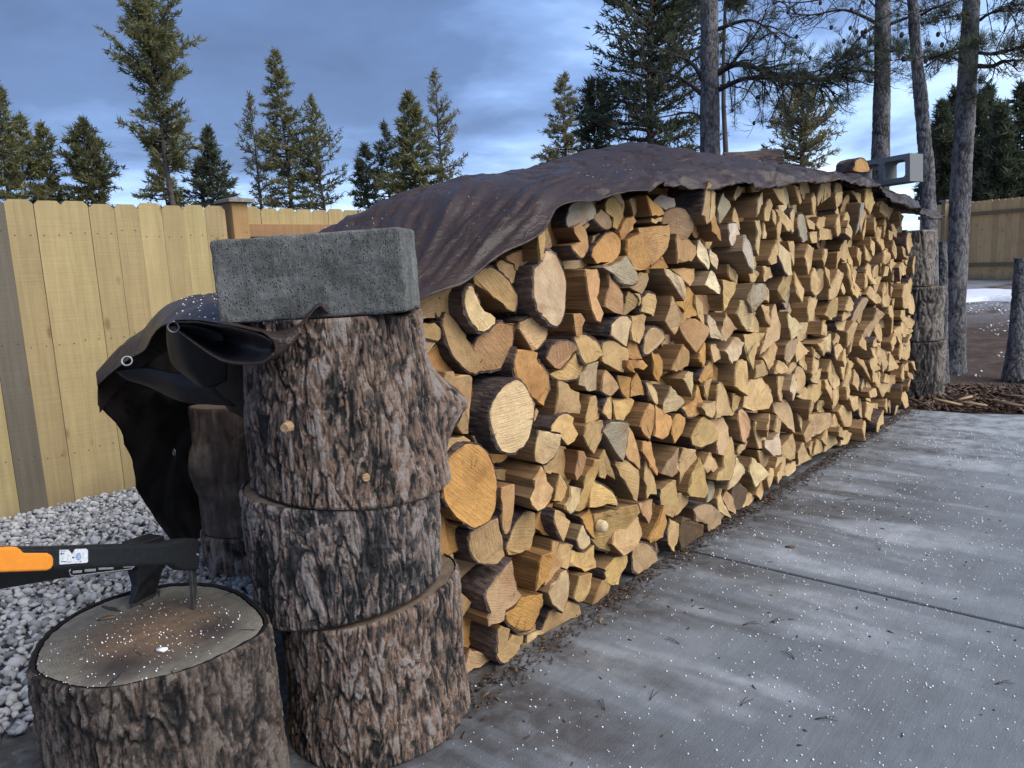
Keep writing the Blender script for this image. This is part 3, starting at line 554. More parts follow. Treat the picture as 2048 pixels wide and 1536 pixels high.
# ------------------------------------------------------------------ the firewood pile
PY = 1.694                                    # plane of the sawn ends
WIN = {'A': (820, 380, 4), 'B': (820, 740, 4), 'C': (820, 1020, 4), 'D': (1230, 360, 4), 'E': (1230, 720, 4), 'F': (1500, 330, 16 / 3), 'G': (1500, 570, 16 / 3)}
LOGS = """A t 0|330,985 400,1060 465,1160 455,1185 520,1320 545,1440 490,1465 420,1440 350,1350 310,1230 290,1090 300,1030
A r 1|700,1055 740,1075 800,1065 808,1150 800,1260 775,1350 730,1420 640,1450 560,1435 530,1350 535,1250 560,1170 620,1110
A p 3|490,765 520,800 550,870 560,920 680,1025 670,1070 590,1130 530,1110 480,1050 445,940 445,850 470,790
A t 1|630,620 680,625 740,680 790,750 830,830 835,900 815,970 795,975 700,880 600,790 545,750 535,700 570,650
A o -4|800,660 845,650 890,690 925,760 935,880 915,980 870,1045 815,1030 775,985 750,900 770,760
A t 0|745,560 820,575 845,610 840,660 820,740 790,760 760,700 725,650 710,600
A r 1|890,475 920,530 945,590 955,640 900,655 850,640 840,590 790,560 785,535
A t 7|1070,275 1100,340 1095,390 1070,460 1060,550 1040,570 1030,460 1020,330 1040,290
A p 6|1140,480 1200,520 1245,600 1270,700 1272,820 1255,930 1215,1040 1150,1090 1090,1070 1030,1010 990,950 965,860 970,740 985,650 1030,600 1075,570 1090,510
A g 1|1440,80 1470,160 1470,220 1420,245 1380,280 1310,300 1270,290 1262,240 1280,180 1310,110 1380,90
A r 2|1440,230 1485,275 1440,310 1448,420 1420,500 1350,545 1290,510 1245,455 1365,415 1310,340 1285,300
A t 2|1545,150 1600,200 1625,255 1620,290 1580,315 1520,290 1475,240 1480,200
A y 1|1600,60 1650,70 1690,130 1710,230 1700,290 1660,320 1620,295 1625,220 1570,180 1565,110
A t -3|1500,40 1600,40 1560,150 1480,220 1440,80
A t -3|1740,80 1850,40 1850,100 1810,200 1780,210 1760,140
A o 2|1910,40 1980,110 2035,195 1930,210 1920,120
A o 2|1940,225 2020,220 2015,250 1970,270 1935,255
A o 2|1720,230 1800,205 1822,250 1760,340 1690,400 1665,340
A y -2|1455,365 1520,340 1570,385 1530,410 1455,425
A o 1|1570,360 1620,335 1665,370 1660,500 1630,550 1600,600 1570,615 1550,600 1590,575 1510,590 1485,540 1490,470 1530,410
A o 3|1735,400 1840,340 1865,460 1920,600 1915,645 1780,650 1735,480
D r 3|215,380 260,380 310,370 412,362 418,440 400,540 350,620 290,685 260,610 245,520 220,440
D o 1|370,610 405,700 330,745 265,745 280,690
A r 5|1400,640 1420,630 1530,630 1545,680 1545,740 1500,860 1520,930 1550,990 1510,1060 1460,1045 1430,910 1415,800 1395,690
A r 4|1605,655 1640,700 1680,770 1700,840 1695,960 1690,1000 1620,980 1555,935 1570,880 1600,780
A g 5|1730,525 1775,620 1810,715 1780,755 1690,740 1640,670 1575,620 1690,570
A t 2|1850,655 1900,665 1905,710 1880,770 1850,835 1765,780 1810,730 1810,690
A y 2|1710,810 1840,880 1830,930 1750,995 1700,1000
A w 3|1790,830 1840,835 1860,880 1835,925 1845,885
A y 3|1920,825 1965,840 1980,890 1950,1015 1880,980 1850,975 1855,900 1880,850
A y 4|980,1015 1040,1000 1110,1015 1100,1080 1090,1150 1050,1230 980,1290 930,1190 890,1110 895,1060
A r 4|1310,990 1370,985 1400,1040 1370,1090 1380,1160 1340,1170 1320,1120
A p 4|1660,1015 1740,1015 1780,1050 1760,1120 1765,1190 1745,1255 1660,1200 1585,1160 1600,1080
A y 3|1880,985 1900,1010 1880,1070 1855,1170 1810,1230 1770,1200 1770,1130 1790,1060 1790,1010
A y 4|1930,1100 1990,1110 2045,1165 2000,1240 1930,1300 1885,1315 1870,1220 1890,1140
A r 3|1160,1230 1240,1210 1320,1260 1290,1310 1240,1380 1210,1435 1150,1400 1115,1350 1130,1280
A y 4|1345,1170 1430,1165 1490,1210 1530,1320 1470,1360 1400,1395 1370,1340 1350,1240
A y 2|1300,1305 1360,1330 1385,1390 1380,1470 1300,1520 1200,1520 1145,1480 1180,1450 1230,1440
A p 3|1400,1390 1470,1370 1485,1480 1495,1600 1440,1610 1375,1560 1370,1480 1390,1450
A y 3|1545,1230 1600,1205 1650,1215 1690,1250 1740,1270 1745,1360 1710,1460 1640,1430 1545,1370 1540,1290
A o 2|1760,1200 1800,1220 1830,1290 1845,1350 1780,1355 1745,1340 1750,1270
A o 5|1740,1365 1860,1360 1905,1405 1870,1440 1790,1430 1810,1465 1740,1420
A o 3|1920,1300 1980,1310 2035,1370 2030,1470 2000,1535 1950,1470 1935,1370
A o 3|840,1270 920,1280 1005,1300 1000,1350 1070,1420 1120,1480 1140,1600 1105,1730 1000,1660 940,1600 870,1540 820,1430 820,1360
B t 3|280,20 345,10 350,60 470,40 495,60 495,250 470,400 475,515 430,515 370,420 350,400 300,230 255,130
B p 7|880,80 920,110 965,180 1000,270 990,400 950,520 890,610 800,665 730,645 680,580 645,470 640,370 660,270 700,200 760,150 820,100
B o 6|500,590 560,610 610,670 645,760 665,880 660,1020 640,1130 590,1220 510,1260 440,1220 380,1180 340,1100 290,1020 285,860 300,770 360,680 430,610
B t 3|215,570 440,530 490,565 420,620 300,720 250,680 205,620
B y 1|500,525 540,530 570,590 520,585
B y 3|1190,80 1260,110 1280,150 1345,180 1355,350 1300,345 1190,365
B y 1|1005,305 1035,330 1000,410 990,380
B y 4|1250,350 1320,380 1310,430 1340,510 1300,570 1250,600 1210,540 1180,500 1125,490 1160,420
B y 3|1560,0 1620,50 1685,130 1665,170 1600,205 1525,170 1530,90
B o 2|1820,20 1840,80 1870,140 1900,195 1765,215 1770,100
B o 1|1670,40 1760,60 1765,140 1740,240 1700,180 1680,110
B o 3|1890,100 1930,110 1975,180 1985,270 1950,260 1910,180
B y 2|1440,220 1480,205 1520,330 1520,390 1470,410 1405,450 1410,330
B y 3|1580,225 1610,215 1630,280 1635,400 1590,390 1535,340 1540,290
B y 2|1630,245 1720,240 1780,225 1800,245 1730,370 1705,410 1640,400
B o 4|1910,265 1945,280 1955,420 1940,520 1930,560 1880,520 1840,455 1870,340
E o 3|325,350 370,390 400,420 455,450 460,500 430,590 380,635 310,610 325,450
B t 3|1400,450 1440,420 1530,400 1545,430 1530,560 1485,675 1420,600 1390,530
B g 5|1630,415 1720,420 1725,470 1715,600 1690,730 1670,690 1610,570 1575,500 1600,450
B r 4|1730,440 1780,490 1830,600 1860,740 1850,800 1790,740 1720,700 1705,640 1720,540
B p 6|1035,480 1175,510 1170,600 1140,700 1080,755 1035,735 1025,600
B y 2|1175,600 1205,680 1200,760 1130,835 1095,820 1060,770 1110,720 1150,660
B r 2|1340,645 1390,650 1435,720 1400,810 1340,885 1320,830 1340,740
B y 3|1440,715 1490,710 1480,800 1460,900 1450,1000 1430,1100 1390,1140 1310,1130 1360,1060 1400,950 1395,850
B t 3|1560,635 1590,700 1640,800 1655,880 1590,835 1550,870 1500,850 1510,700
B t 5|1690,725 1750,725 1820,800 1820,860 1780,1045 1760,1030 1720,880 1680,770
B t 4|1905,715 1950,830 1965,920 1965,995 1910,990 1885,1030 1880,880
B o 4|1870,575 1940,575 1945,650 1980,800 1975,845 1950,820 1890,710 1855,650
B y 6|1060,770 1090,830 1100,890 1145,935 1140,1000 1100,1080 1020,1130 970,1080 960,1030 1000,950 1000,880
B y 2|1200,835 1240,890 1275,980 1270,1060 1160,1050 1180,920
B p 4|1300,935 1400,955 1385,1020 1340,1090 1260,1145 1220,1110 1225,1080 1280,1020
B y 4|1490,890 1560,930 1635,1010 1640,1080 1570,1070 1480,1100 1440,1100 1460,960
B r 4|720,940 820,910 830,1080 820,1250 790,1320 760,1280 735,1170 735,1080 720,1020
B t 4|690,1180 690,1230 720,1320 745,1480 700,1550 640,1560 560,1545 510,1460 490,1350 520,1280 600,1220
B t 1|900,1160 960,1130 1010,1145 1005,1290 960,1440 860,1465 780,1480 760,1430 820,1290
B o 0|1040,1140 1140,1060 1130,1200 1100,1325 1010,1270 1005,1230
B y 5|1170,1120 1240,1150 1285,1210 1260,1290 1225,1370 1190,1320 1155,1220
B o 3|1365,1180 1470,1110 1480,1230 1470,1350 1410,1280 1390,1240
B p 4|1380,1240 1400,1290 1455,1340 1460,1390 1400,1440 1340,1410 1320,1360 1350,1280
B y 3|1480,1160 1740,1060 1765,1120 1720,1220 1660,1330 1620,1400 1630,1460 1560,1440 1500,1380 1465,1330 1490,1240
B y 5|1720,1170 1830,1175 1830,1310 1780,1430 1690,1480 1660,1430 1640,1400
C y 4|1145,250 1285,275 1270,420 1240,490 1150,580 1090,610 1105,480 1130,340
C o 6|1040,360 1130,330 1105,540 1040,665 1030,600
C y 3|1280,320 1400,345 1470,280 1480,460 1400,495 1320,450 1255,460 1270,400
C t 5|840,410 865,640 890,680 840,740 760,800 740,880 650,910 620,930 615,870 640,820 620,720 640,640 720,540
C o 4|990,680 1055,670 1055,760 1020,870 970,960 870,960 780,890 765,830 830,790 880,700
C t 2|800,920 990,905 985,950 920,995 850,985
C p 6|1245,480 1265,540 1265,680 1225,820 1150,760 1120,670 1150,600
C y 5|1360,530 1465,510 1450,620 1400,720 1340,735 1310,710 1340,600
C t 3|1150,780 1260,730 1340,760 1350,830 1250,950 1180,1060 1060,1085 1070,990 1110,850
C t 4|720,920 800,950 780,1040 790,1050 830,1000 940,1015 930,1080 880,1180 820,1240 740,1220 690,1180 675,1090 690,960
C t 2|945,960 1090,990 1050,1080 1000,1200 940,1230 900,1180 930,1080
C t 0|475,1110 660,1240 560,1320 480,1370 440,1360 450,1230
C y 3|1630,380 1745,365 1755,410 1700,510 1670,600 1610,600 1560,560 1550,480
C t 3|1540,560 1620,600 1600,700 1500,800 1460,770 1480,680
C t 3|1800,275 1900,275 1960,340 1975,400 1900,470 1820,510 1790,470 1790,370
E o 4|375,1160 405,1290 390,1420 300,1470 285,1440 320,1350
E r 4|190,1150 310,1115 305,1230 270,1310 210,1210
E t 1|320,1090 370,1040 365,1160 290,1360 270,1310 305,1200
E y 3|460,1270 520,1310 505,1430 450,1530 420,1470 425,1390
E y 4|385,1040 480,960 495,1080 495,1200 460,1260 400,1230 375,1140
E y 2|500,1075 550,1060 600,1110 600,1140 510,1240 470,1250 490,1170
E d 3|640,1290 720,1320 710,1400 600,1510 520,1530 510,1400 540,1250
E t 3|700,1160 780,1160 870,1240 830,1310 745,1400 740,1310 650,1290 640,1200
E t 3|490,700 500,900 470,940 380,910 420,810
E y 2|520,700 600,710 620,770 590,960 570,1110 540,1000 530,900 500,870
E y 5|680,780 720,870 745,1060 720,1105 600,1090 585,1060 620,910
E y 3|760,740 800,790 825,860 790,900 770,880 740,905 700,850
E y 4|960,615 965,790 920,930 890,960 800,960 830,900 870,860 890,720
E p 4|975,775 1030,850 1045,905 960,1000 900,1040 920,960 960,870
E y 3|680,450 750,490 830,590 830,640 760,680 700,705 640,680 610,620 640,520
E y 2|890,455 910,530 890,680 840,760 805,750 810,680 830,600 780,490
E r 4|1000,420 1040,395 1090,460 1105,510 1060,610 1020,660 985,650 985,480
E y 3|1135,490 1170,510 1190,580 1210,710 1140,710 1130,600
E p 6|1260,430 1265,600 1215,620 1190,560 1210,490
E y 1|1060,650 1050,710 990,760 970,740 975,690
E o 3|520,430 565,460 560,550 520,610 480,670 455,590 450,510 480,440
E o 3|680,200 715,330 690,420 640,450 570,450 530,385 630,330
E p 5|520,150 600,90 650,100 645,200 620,300 580,240
E p 4|430,205 540,340 490,410 410,430 400,360
E w 6|720,350 760,350 800,330 805,400 780,465 735,440 705,380
E y 4|840,180 890,250 940,380 970,440 880,450 800,475 800,300 810,190
E y 3|905,260 1010,300 985,430 960,440 930,360
E y 2|700,170 790,150 790,260 770,330 720,290 690,210
E o 2|790,0 810,130 690,185 660,160 690,100 720,60
E y 4|1000,0 1065,10 1065,130 1050,290 950,210 970,80
E y 3|1060,180 1180,140 1215,190 1250,240 1260,330 1230,390 1140,400 1100,410 1030,380 1050,250
E y 2|1280,330 1380,320 1420,430 1415,580 1370,540 1280,420
E y 3|1290,130 1390,130 1360,230 1320,340 1290,320
E p 5|1430,110 1480,190 1490,250 1440,330 1420,280 1370,240 1400,160
E y 3|1590,150 1670,170 1660,260 1600,340 1560,360 1520,330 1540,240
E p 5|1680,165 1760,140 1750,240 1720,330 1700,270 1675,230
E y 3|1180,0 1215,50 1240,120 1110,150 1120,60
E y 3|1310,0 1350,20 1390,100 1290,110
E y 2|1440,0 1450,60 1420,130 1380,110 1400,50
E p 4|1115,780 1180,860 1205,910 1130,1020 1100,900
E y 2|1110,720 1230,720 1240,800 1200,920 1160,830
E p 6|1310,580 1310,750 1260,770 1215,700 1220,650 1270,640
E y 3|1420,590 1440,650 1435,790 1400,800 1340,780 1340,700 1380,650
E w 4|1490,655 1565,790 1480,840 1470,740
E p 3|1550,490 1580,520 1580,640 1540,665 1510,600
E y 3|1580,440 1690,420 1705,510 1650,580 1600,620 1580,560
E y 2|1590,640 1590,760 1570,790 1540,700
E o 3|1600,630 1650,650 1675,730 1590,770
E y 4|1690,555 1710,560 1690,690 1650,640
E t 3|1740,550 1765,660 1690,740 1700,640
E o 4|1840,480 1810,640 1780,530
E t 3|1850,560 1890,590 1860,660 1810,690 1820,610
E y 3|1310,780 1365,780 1360,850 1300,960 1280,920
E y 3|1200,940 1215,1020 1150,1120 1120,1080
E y 4|1240,860 1280,880 1270,960 1220,1040 1210,960
E y 5|1360,820 1340,920 1300,990 1290,930
E y 3|1440,810 1435,880 1380,930 1345,930 1370,850
E d 2|960,1000 1010,985 1045,1040 1030,1120 1000,1190 960,1200 940,1100
E t 3|900,1040 950,1110 960,1230 900,1200 870,1110
E t 3|870,1030 860,1120 905,1260 830,1210 830,1110
E t 2|1040,1060 1130,1080 1080,1190 1010,1180
E g 0|760,920 800,960 810,1090 720,1140 740,1050
E y 3|1460,420 1505,470 1490,580 1470,500
E y 4|1290,440 1330,480 1330,600 1310,640 1270,560
D t 2|480,222 540,240 580,310 585,400 560,490 510,480 430,420 415,330 430,255
D r 5|480,430 520,480 600,475 660,530 665,590 620,650 540,660 490,670 485,540
D o 0|590,305 690,335 695,370 650,480 610,410
D o 6|780,250 860,430 865,490 770,410 760,330
D p 4|720,150 785,115 800,240 775,295 705,280
D g 3|860,100 920,210 870,310 845,350 825,230
D w 4|680,475 730,560 750,640 745,725 665,610 670,530
D p 3|740,550 825,600 835,680 820,720 750,660
D p 7|405,705 440,715 470,745 530,790 555,880 550,960 480,850 415,760
D r 2|480,710 620,710 620,800 590,850 540,790
D w 4|900,350 970,345 1000,400 1015,440 940,530 920,470 895,390
D o 1|960,220 995,300 1000,400 930,340
D p 6|1205,90 1205,190 1105,300 1125,160
D y 2|980,40 1040,80 960,165 945,140
D y -2|665,80 740,70 735,120 700,145 668,130
D g 0|390,110 450,150 460,200 420,245 330,200 350,150
D g 8|1060,435 1095,510 1115,620 1090,750 1050,660 1015,565
D p 4|1115,330 1180,320 1190,380 1170,500 1140,610 1110,560 1125,450
D o 3|1190,320 1215,360 1210,470 1175,470
D p 4|1240,145 1265,200 1220,330 1190,320 1205,230
D y 3|1270,65 1355,75 1345,200 1300,140
D y 2|1430,40 1490,90 1505,170 1480,195 1450,120
D o 4|1290,475 1325,650 1250,680 1240,640
D g 3|1370,490 1440,490 1445,620 1430,690 1400,620
D w 6|770,725 810,760 850,850 855,910 790,880 710,840 740,780
D o 2|915,675 970,750 965,825 930,800 910,740
D y 3|870,800 960,820 960,880 920,960 880,1050 875,900
D g 6|1110,830 1190,830 1215,920 1160,1000 1115,1065 1070,960
D p 3|1195,830 1240,890 1240,985 1190,950
D o 3|1190,690 1240,695 1260,770 1195,815
D y 5|1350,710 1400,760 1400,980 1350,950 1310,880 1330,780
D o 3|1460,730 1510,870 1480,980 1450,900
D o 2|570,800 620,900 660,1070 600,1090 500,1160 560,1050 500,990 550,920
D y 6|440,925 490,1000 560,1100 500,1240 480,1220 410,1130 430,1020
D y 3|640,920 720,990 730,1180 660,1090 630,990
D r 3|580,1110 650,1110 720,1190 690,1290 640,1380 590,1280 560,1170
D r 4|525,1310 590,1390 605,1490 500,1535 460,1520
D p 3|760,1075 810,1130 865,1290 760,1260 745,1140
D y 4|895,1060 960,1190 880,1295 860,1240
D p 3|1000,960 1060,1010 1110,1060 1110,1180 1060,1200 1020,1140 980,1070
D y 2|1110,1065 1140,1120 1145,1220 1060,1210 1060,1195 1100,1180
D y 5|1180,1000 1240,1010 1240,1180 1210,1130
D y 2|740,1310 800,1310 860,1370 860,1430 780,1460
D p 4|980,1255 1035,1300 1010,1390 920,1470 890,1370
D y 3|1060,1235 1190,1220 1130,1340 1090,1520 1060,1380
D o 2|640,1380 730,1300 750,1450 800,1490 700,1500 630,1430
D y 2|1280,990 1320,1190 1310,1270 1180,1400 1240,1150 1250,1060
D y 3|1290,1300 1305,1340 1270,1430 1220,1520 1200,1420
D p 3|1385,1050 1420,1110 1440,1100 1505,1170 1470,1240 1400,1280 1385,1180
D t 3|1400,1280 1455,1270 1440,1400 1390,1480 1360,1400 1370,1320
D y 3|1480,1280 1540,1370 1445,1460 1450,1330
D y 4|1600,700 1640,800 1625,900 1600,930 1570,890 1575,780
D o 4|1690,690 1720,720 1710,870 1695,770
D y 5|1550,510 1595,540 1570,680 1545,760 1520,620
D y 4|1670,550 1705,550 1700,640 1675,690 1655,640
D g 2|1490,265 1530,300 1550,400 1550,480 1510,500 1465,450 1450,350 1460,290
D p 4|1590,100 1610,140 1610,230 1585,280 1570,180
D p 4|1680,0 1660,150 1640,210 1625,120 1640,10
D y 5|1765,95 1820,95 1810,190 1780,230 1765,170
D y 3|1850,255 1890,320 1820,460 1815,400 1830,280
D y 3|1825,460 1880,600 1860,655 1800,610 1805,520
D g 4|1900,190 1980,180 2010,290 1970,400 1950,440 1940,330
D y 2|1890,85 1970,110 1995,180 1960,200 1930,150
D y 3|1560,415 1625,410 1610,505 1570,505
D y 3|1660,380 1740,400 1730,470 1650,485
D o 4|1640,295 1675,300 1670,370 1645,400 1625,360
D y 2|1545,285 1590,350 1585,400 1560,390
D o 4|1310,290 1335,360 1330,460 1310,490 1285,400
D g 3|1265,230 1300,260 1295,340 1270,360 1250,320
D y 3|1310,230 1350,250 1410,350 1380,415 1340,350
D y 4|1780,710 1830,750 1800,860 1770,940 1720,960 1720,870 1750,800
D y 3|1770,940 1780,1080 1740,1120 1690,1080 1715,970
D y 4|1570,930 1625,960 1580,1090 1540,1140 1545,1020
D y 4|1880,660 1915,700 1900,800 1960,880 1920,950 1885,900 1875,760
D y 3|1825,820 1845,870 1830,920 1810,870
D p 5|1740,1230 1740,1390 1690,1370 1650,1330 1650,1280
D y 4|1770,1235 1795,1260 1760,1400 1745,1300
D y 3|1905,1260 1905,1370 1870,1395 1880,1300
F y 4|1230,250 1280,250 1325,400 1295,530 1235,440
F y 3|1390,250 1410,300 1380,440 1350,400
F y 4|1410,290 1450,350 1475,500 1460,560 1405,500
F y 3|1480,370 1515,430 1490,590 1470,480
F o 3|1325,560 1375,620 1375,700 1340,765 1305,690 1310,610
F t 3|1445,560 1465,620 1450,740 1425,780 1415,640
F r 4|1295,760 1335,830 1335,920 1310,975 1280,900
F r 4|1445,885 1480,950 1470,1040 1440,1060 1412,970
F p 4|1515,800 1560,870 1580,1000 1550,990 1510,920
F w 4|1615,865 1660,900 1695,1010 1650,980
F r 4|1625,1035 1660,1080 1660,1170 1630,1180 1600,1110
F y 3|1570,475 1665,455 1650,580 1610,660 1585,570
F y 3|1530,620 1560,690 1570,780 1540,760 1510,640
F g 3|1490,690 1525,720 1505,830 1490,790
F y 3|1290,1040 1320,1080 1300,1180 1330,1280 1270,1270 1240,1150
F y 4|1280,1290 1400,1430 1390,1480 1330,1470 1245,1380
F y 3|1070,1060 1110,1060 1110,1180 1150,1290 1180,1350 1110,1430 1070,1300
F y 3|1140,870 1200,930 1175,1080 1140,980
F y 3|1220,850 1260,920 1300,990 1280,1030 1240,1010
F w 3|1515,1010 1550,1050 1545,1140 1515,1150 1505,1070
F w 3|1450,1075 1480,1090 1470,1180 1430,1190
F y 3|1440,1250 1470,1320 1450,1420 1400,1490 1410,1350
G t 4|1460,90 1490,150 1475,230 1430,240 1420,180
G t 3|1590,270 1700,260 1690,380 1640,410 1580,340
G y 4|1480,230 1540,220 1540,330 1500,370 1465,310
G y 4|1310,240 1390,310 1330,430 1290,600 1240,570 1250,480 1300,380
G t 3|1180,150 1270,150 1230,240 1110,430 1060,440 1080,350
G g 5|1075,120 1110,200 1080,280 1015,270
G g 5|770,385 830,430 825,540 750,530
G y 4|1550,490 1610,440 1620,560 1600,640
G p 5|1205,510 1240,600 1230,700 1170,650
G y 3|1390,670 1470,700 1480,850 1400,940
G y 4|1525,730 1555,880 1490,920
G y 4|1400,960 1530,960 1530,1150 1470,1150
G y 3|1060,1180 1150,1190 1140,1310 1100,1350
G t 3|1270,1260 1360,1260 1350,1400 1310,1400
G p 3|1500,350 1540,320 1540,470 1500,540
G p 6|1060,840 1075,860 1050,1080 1010,1090
G p 4|1160,770 1220,800 1250,1030 1210,900 1170,820
G y 4|900,510 955,560 910,750 890,640
G o 4|1290,830 1350,850 1340,1040 1310,1040
G o 4|1130,900 1165,960 1140,1130 1100,1060"""
TINT = {'p': (.66, .51, .305), 'y': (.60, .415, .20), 'o': (.56, .32, .12), 'r': (.51, .315, .165), 'g': (.41, .36, .28), 't': (.46, .32, .18), 'w': (.72, .61, .44), 'd': (.125, .085, .055)}
WORD = {'p': 'pale', 'y': 'tan', 'o': 'orange', 'r': 'reddish', 'g': 'greyed', 't': 'brown', 'w': 'whitish', 'd': 'dark'}
HEM = [(1.40, 1.215), (1.50, 1.25), (1.715, 1.332), (1.97, 1.43), (2.18, 1.527), (2.43, 1.569), (3.05, 1.616), (3.83, 1.648), (4.45, 1.700), (4.86, 1.709), (5.6, 1.709), (5.9, 1.61), (6.3, 1.555), (6.6, 1.52), (6.85, 1.50), (7.0, 1.53)]
hem_z = lambda x: float(np.interp(x, [h[0] for h in HEM], [h[1] for h in HEM]))
def inside(poly, X, Z):
    r = np.zeros(X.shape, bool); n = len(poly)
    for i in range(n):
        (x1, z1), (x2, z2) = poly[i], poly[(i + 1) % n]
        c = ((z1 > Z) != (z2 > Z)) & (X < (x2 - x1) * (Z - z1) / (z2 - z1 + 1e-12) + x1); r ^= c
    return r
def area(p): return .5 * sum(p[i][0] * p[(i + 1) % len(p)][1] - p[(i + 1) % len(p)][0] * p[i][1] for i in range(len(p)))
def centroid(p): return np.mean(np.asarray(p), axis=0)
def arcs(p):
    """which edges belong to a rounded run (bark side) of the outline"""
    n = len(p); turn = []
    for i in range(n):
        a = np.subtract(p[i], p[i - 1]); b = np.subtract(p[(i + 1) % n], p[i]); turn.append(math.degrees(math.atan2(a[0] * b[1] - a[1] * b[0], a @ b)))
    ok = [4 < t < 44 for t in turn]
    if sum(ok) >= n - 1: return [True] * n
    e = [False] * n
    for i in range(n):
        if ok[i] and (ok[(i + 1) % n] or ok[i - 1]): e[i] = e[i - 1] = True
    # keep runs of three or more edges
    out = [False] * n
    for i in range(n):
        if e[i]:
            k = 1; j = i
            while e[(j + 1) % n] and k < n: j += 1; k += 1
            j = i
            while e[(j - 1) % n] and k < n: j -= 1; k += 1
            out[i] = k >= 3
    return out
def refine(p, bark):
    n = len(p); pts = []; fl = []
    for i in range(n):
        a, b = np.array(p[i]), np.array(p[(i + 1) % n]); L = np.linalg.norm(b - a)
        if bark[i]:
            p0 = np.array(p[i - 1]) if bark[i - 1] else a; p3 = np.array(p[(i + 2) % n]) if bark[(i + 1) % n] else b
            k = 3
            for q in range(k):
                t = q / k
                c = .5 * ((2 * a) + (-p0 + b) * t + (2 * p0 - 5 * a + 4 * b - p3) * t * t + (-p0 + 3 * a - 3 * b + p3) * t ** 3)
                pts.append(c + rng.normal(0, .0009, 2)); fl.append(True)
        else:
            k = max(1, int(L / .022)); nrm = np.array([b[1] - a[1], a[0] - b[0]]) / (L + 1e-9)
            for q in range(k):
                j = 0 if q == 0 else rng.normal(0, .0026)
                pts.append(a + (b - a) * q / k + nrm * j); fl.append(False)
    return np.array(pts), fl
def make_log(poly, front, tint, length=None, bark=None, as_arrays=False):
    if area(poly) < 0: poly = poly[::-1]
    poly = [tuple(q) for q in poly]; bark = arcs(poly) if bark is None else bark
    pts, fl = refine(poly, bark); n = len(pts); c = centroid(poly); length = length or rnd.uniform(.37, .45)
    full = all(bark)
    if full: pith = c + rng.normal(0, .012, 2)
    elif any(bark):
        bm = np.mean([p for p, f in zip(pts, fl) if f], axis=0); pith = c + (c - bm) * rnd.uniform(.6, 1.1)
    else: pith = c + rng.normal(0, .07, 2)
    rel = pts - pith
    tx, tz = rnd.gauss(0, .11), rnd.gauss(0, .11)
    drift = np.array([rnd.uniform(-.04, .04), rnd.uniform(-.03, .03)]); cr = c - pith
    ys = [0, .006, length * .3, length * .65, length]; V = []; Fc = []; fm = []
    for k, y in enumerate(ys):
        s = 1.0 if k else .985
        off = drift * y
        jit = rng.normal(0, .0022, (n, 2)) if 1 < k else 0
        q = (rel - cr) * s + cr + off + jit
        yy = y + (tx * (rel[:, 0] - cr[0]) + tz * (rel[:, 1] - cr[1]) + (rng.normal(0, .0026, n) if k < 2 else 0)) * (1 if k < 2 else .3 if k < 4 else 0)
        V += [(a, b_, z) for (a, z), b_ in zip(q, yy)]
    nk = len(ys)
    Fc.append(tuple(range(n))); fm.append(0)
    for k in range(nk - 1):
        for i in range(n): Fc.append((k * n + i, (k + 1) * n + i, (k + 1) * n + (i + 1) % n, k * n + (i + 1) % n)); fm.append(0 if k == 0 else 1)
    Fc.append(tuple(range((nk - 1) * n, nk * n))[::-1]); fm.append(0)
    # bark shell over the rounded run
    bV, bF = [], []
    if any(fl):
        th = rnd.uniform(.004, .009); nrm = np.zeros((n, 2))
        for i in range(n):
            d = pts[(i + 1) % n] - pts[i - 1]; nrm[i] = np.array([d[1], -d[0]]) / (np.linalg.norm(d) + 1e-9)
        act = [fl[i] or fl[i - 1] for i in range(n)]
        idx = {}
        Vn = np.array(V)
        for k in range(nk):
            for i in range(n):
                if act[i]:
                    t_ = th * rnd.uniform(.6, 1.25) * (1 if k else .9); base = Vn[k * n + i]; o2 = np.array([nrm[i][0], 0, nrm[i][1]])
                    dy = np.array([0, .003 if k == 0 else 0, 0])
                    idx[(k, i)] = len(bV); bV += [base - o2 * .001 + dy, base + o2 * t_ + dy]
        for k in range(nk - 1):
            for i in range(n):
                if fl[i]:
                    j = (i + 1) % n; a, b_, c_, d_ = idx[(k, i)], idx[(k, j)], idx[(k + 1, j)], idx[(k + 1, i)]
                    bF.append((a + 1, d_ + 1, c_ + 1, b_ + 1))
                    if k == 0: bF.append((a, a + 1, b_ + 1, b_))
    return V, Fc, fm, bV, bF, pith, full
def px_area(poly, y):
    q = [proj((x, y, z)) for x, z in poly]; return abs(area(q))
def finish(items, pp, q, x, y, half):
    c = centroid(pp); bk = None; tint = rnd.choices('yptrgow', (40, 22, 10, 10, 4, 12, 3))[0]
    if q < .10 and not half:
        r = math.sqrt(abs(area(pp)) / math.pi) * .95; k = 11; pp = [(c[0] + r * (1 + .07 * rnd.uniform(-1, 1)) * math.cos(2 * math.pi * u / k), c[1] + r * (1 + .07 * rnd.uniform(-1, 1)) * math.sin(2 * math.pi * u / k)) for u in range(k)]; bk = [True] * k
    else:
        # drop very short edges, then lay bark on one rounded side of most pieces
        qq = []
        for p in pp:
            if not qq or math.hypot(p[0] - qq[-1][0], p[1] - qq[-1][1]) > .016: qq.append(p)
        if len(qq) < 3: return
        pp = qq; n = len(pp); bk = [False] * n
        if rnd.random() < .74:
            e = rnd.randrange(n); bk[e] = True
            if n > 4: bk[(e + 1) % n] = True
    if x < 2.3: tint = rnd.choice('to'); y = max(y, PY + .03)
    if x > 3.6: tint = rnd.choices('yptrgowd', (34, 42, 4, 3, 4, 5, 9, 1))[0]
    items.append(dict(poly=pp, y=y, tint=tint, bark=bk))
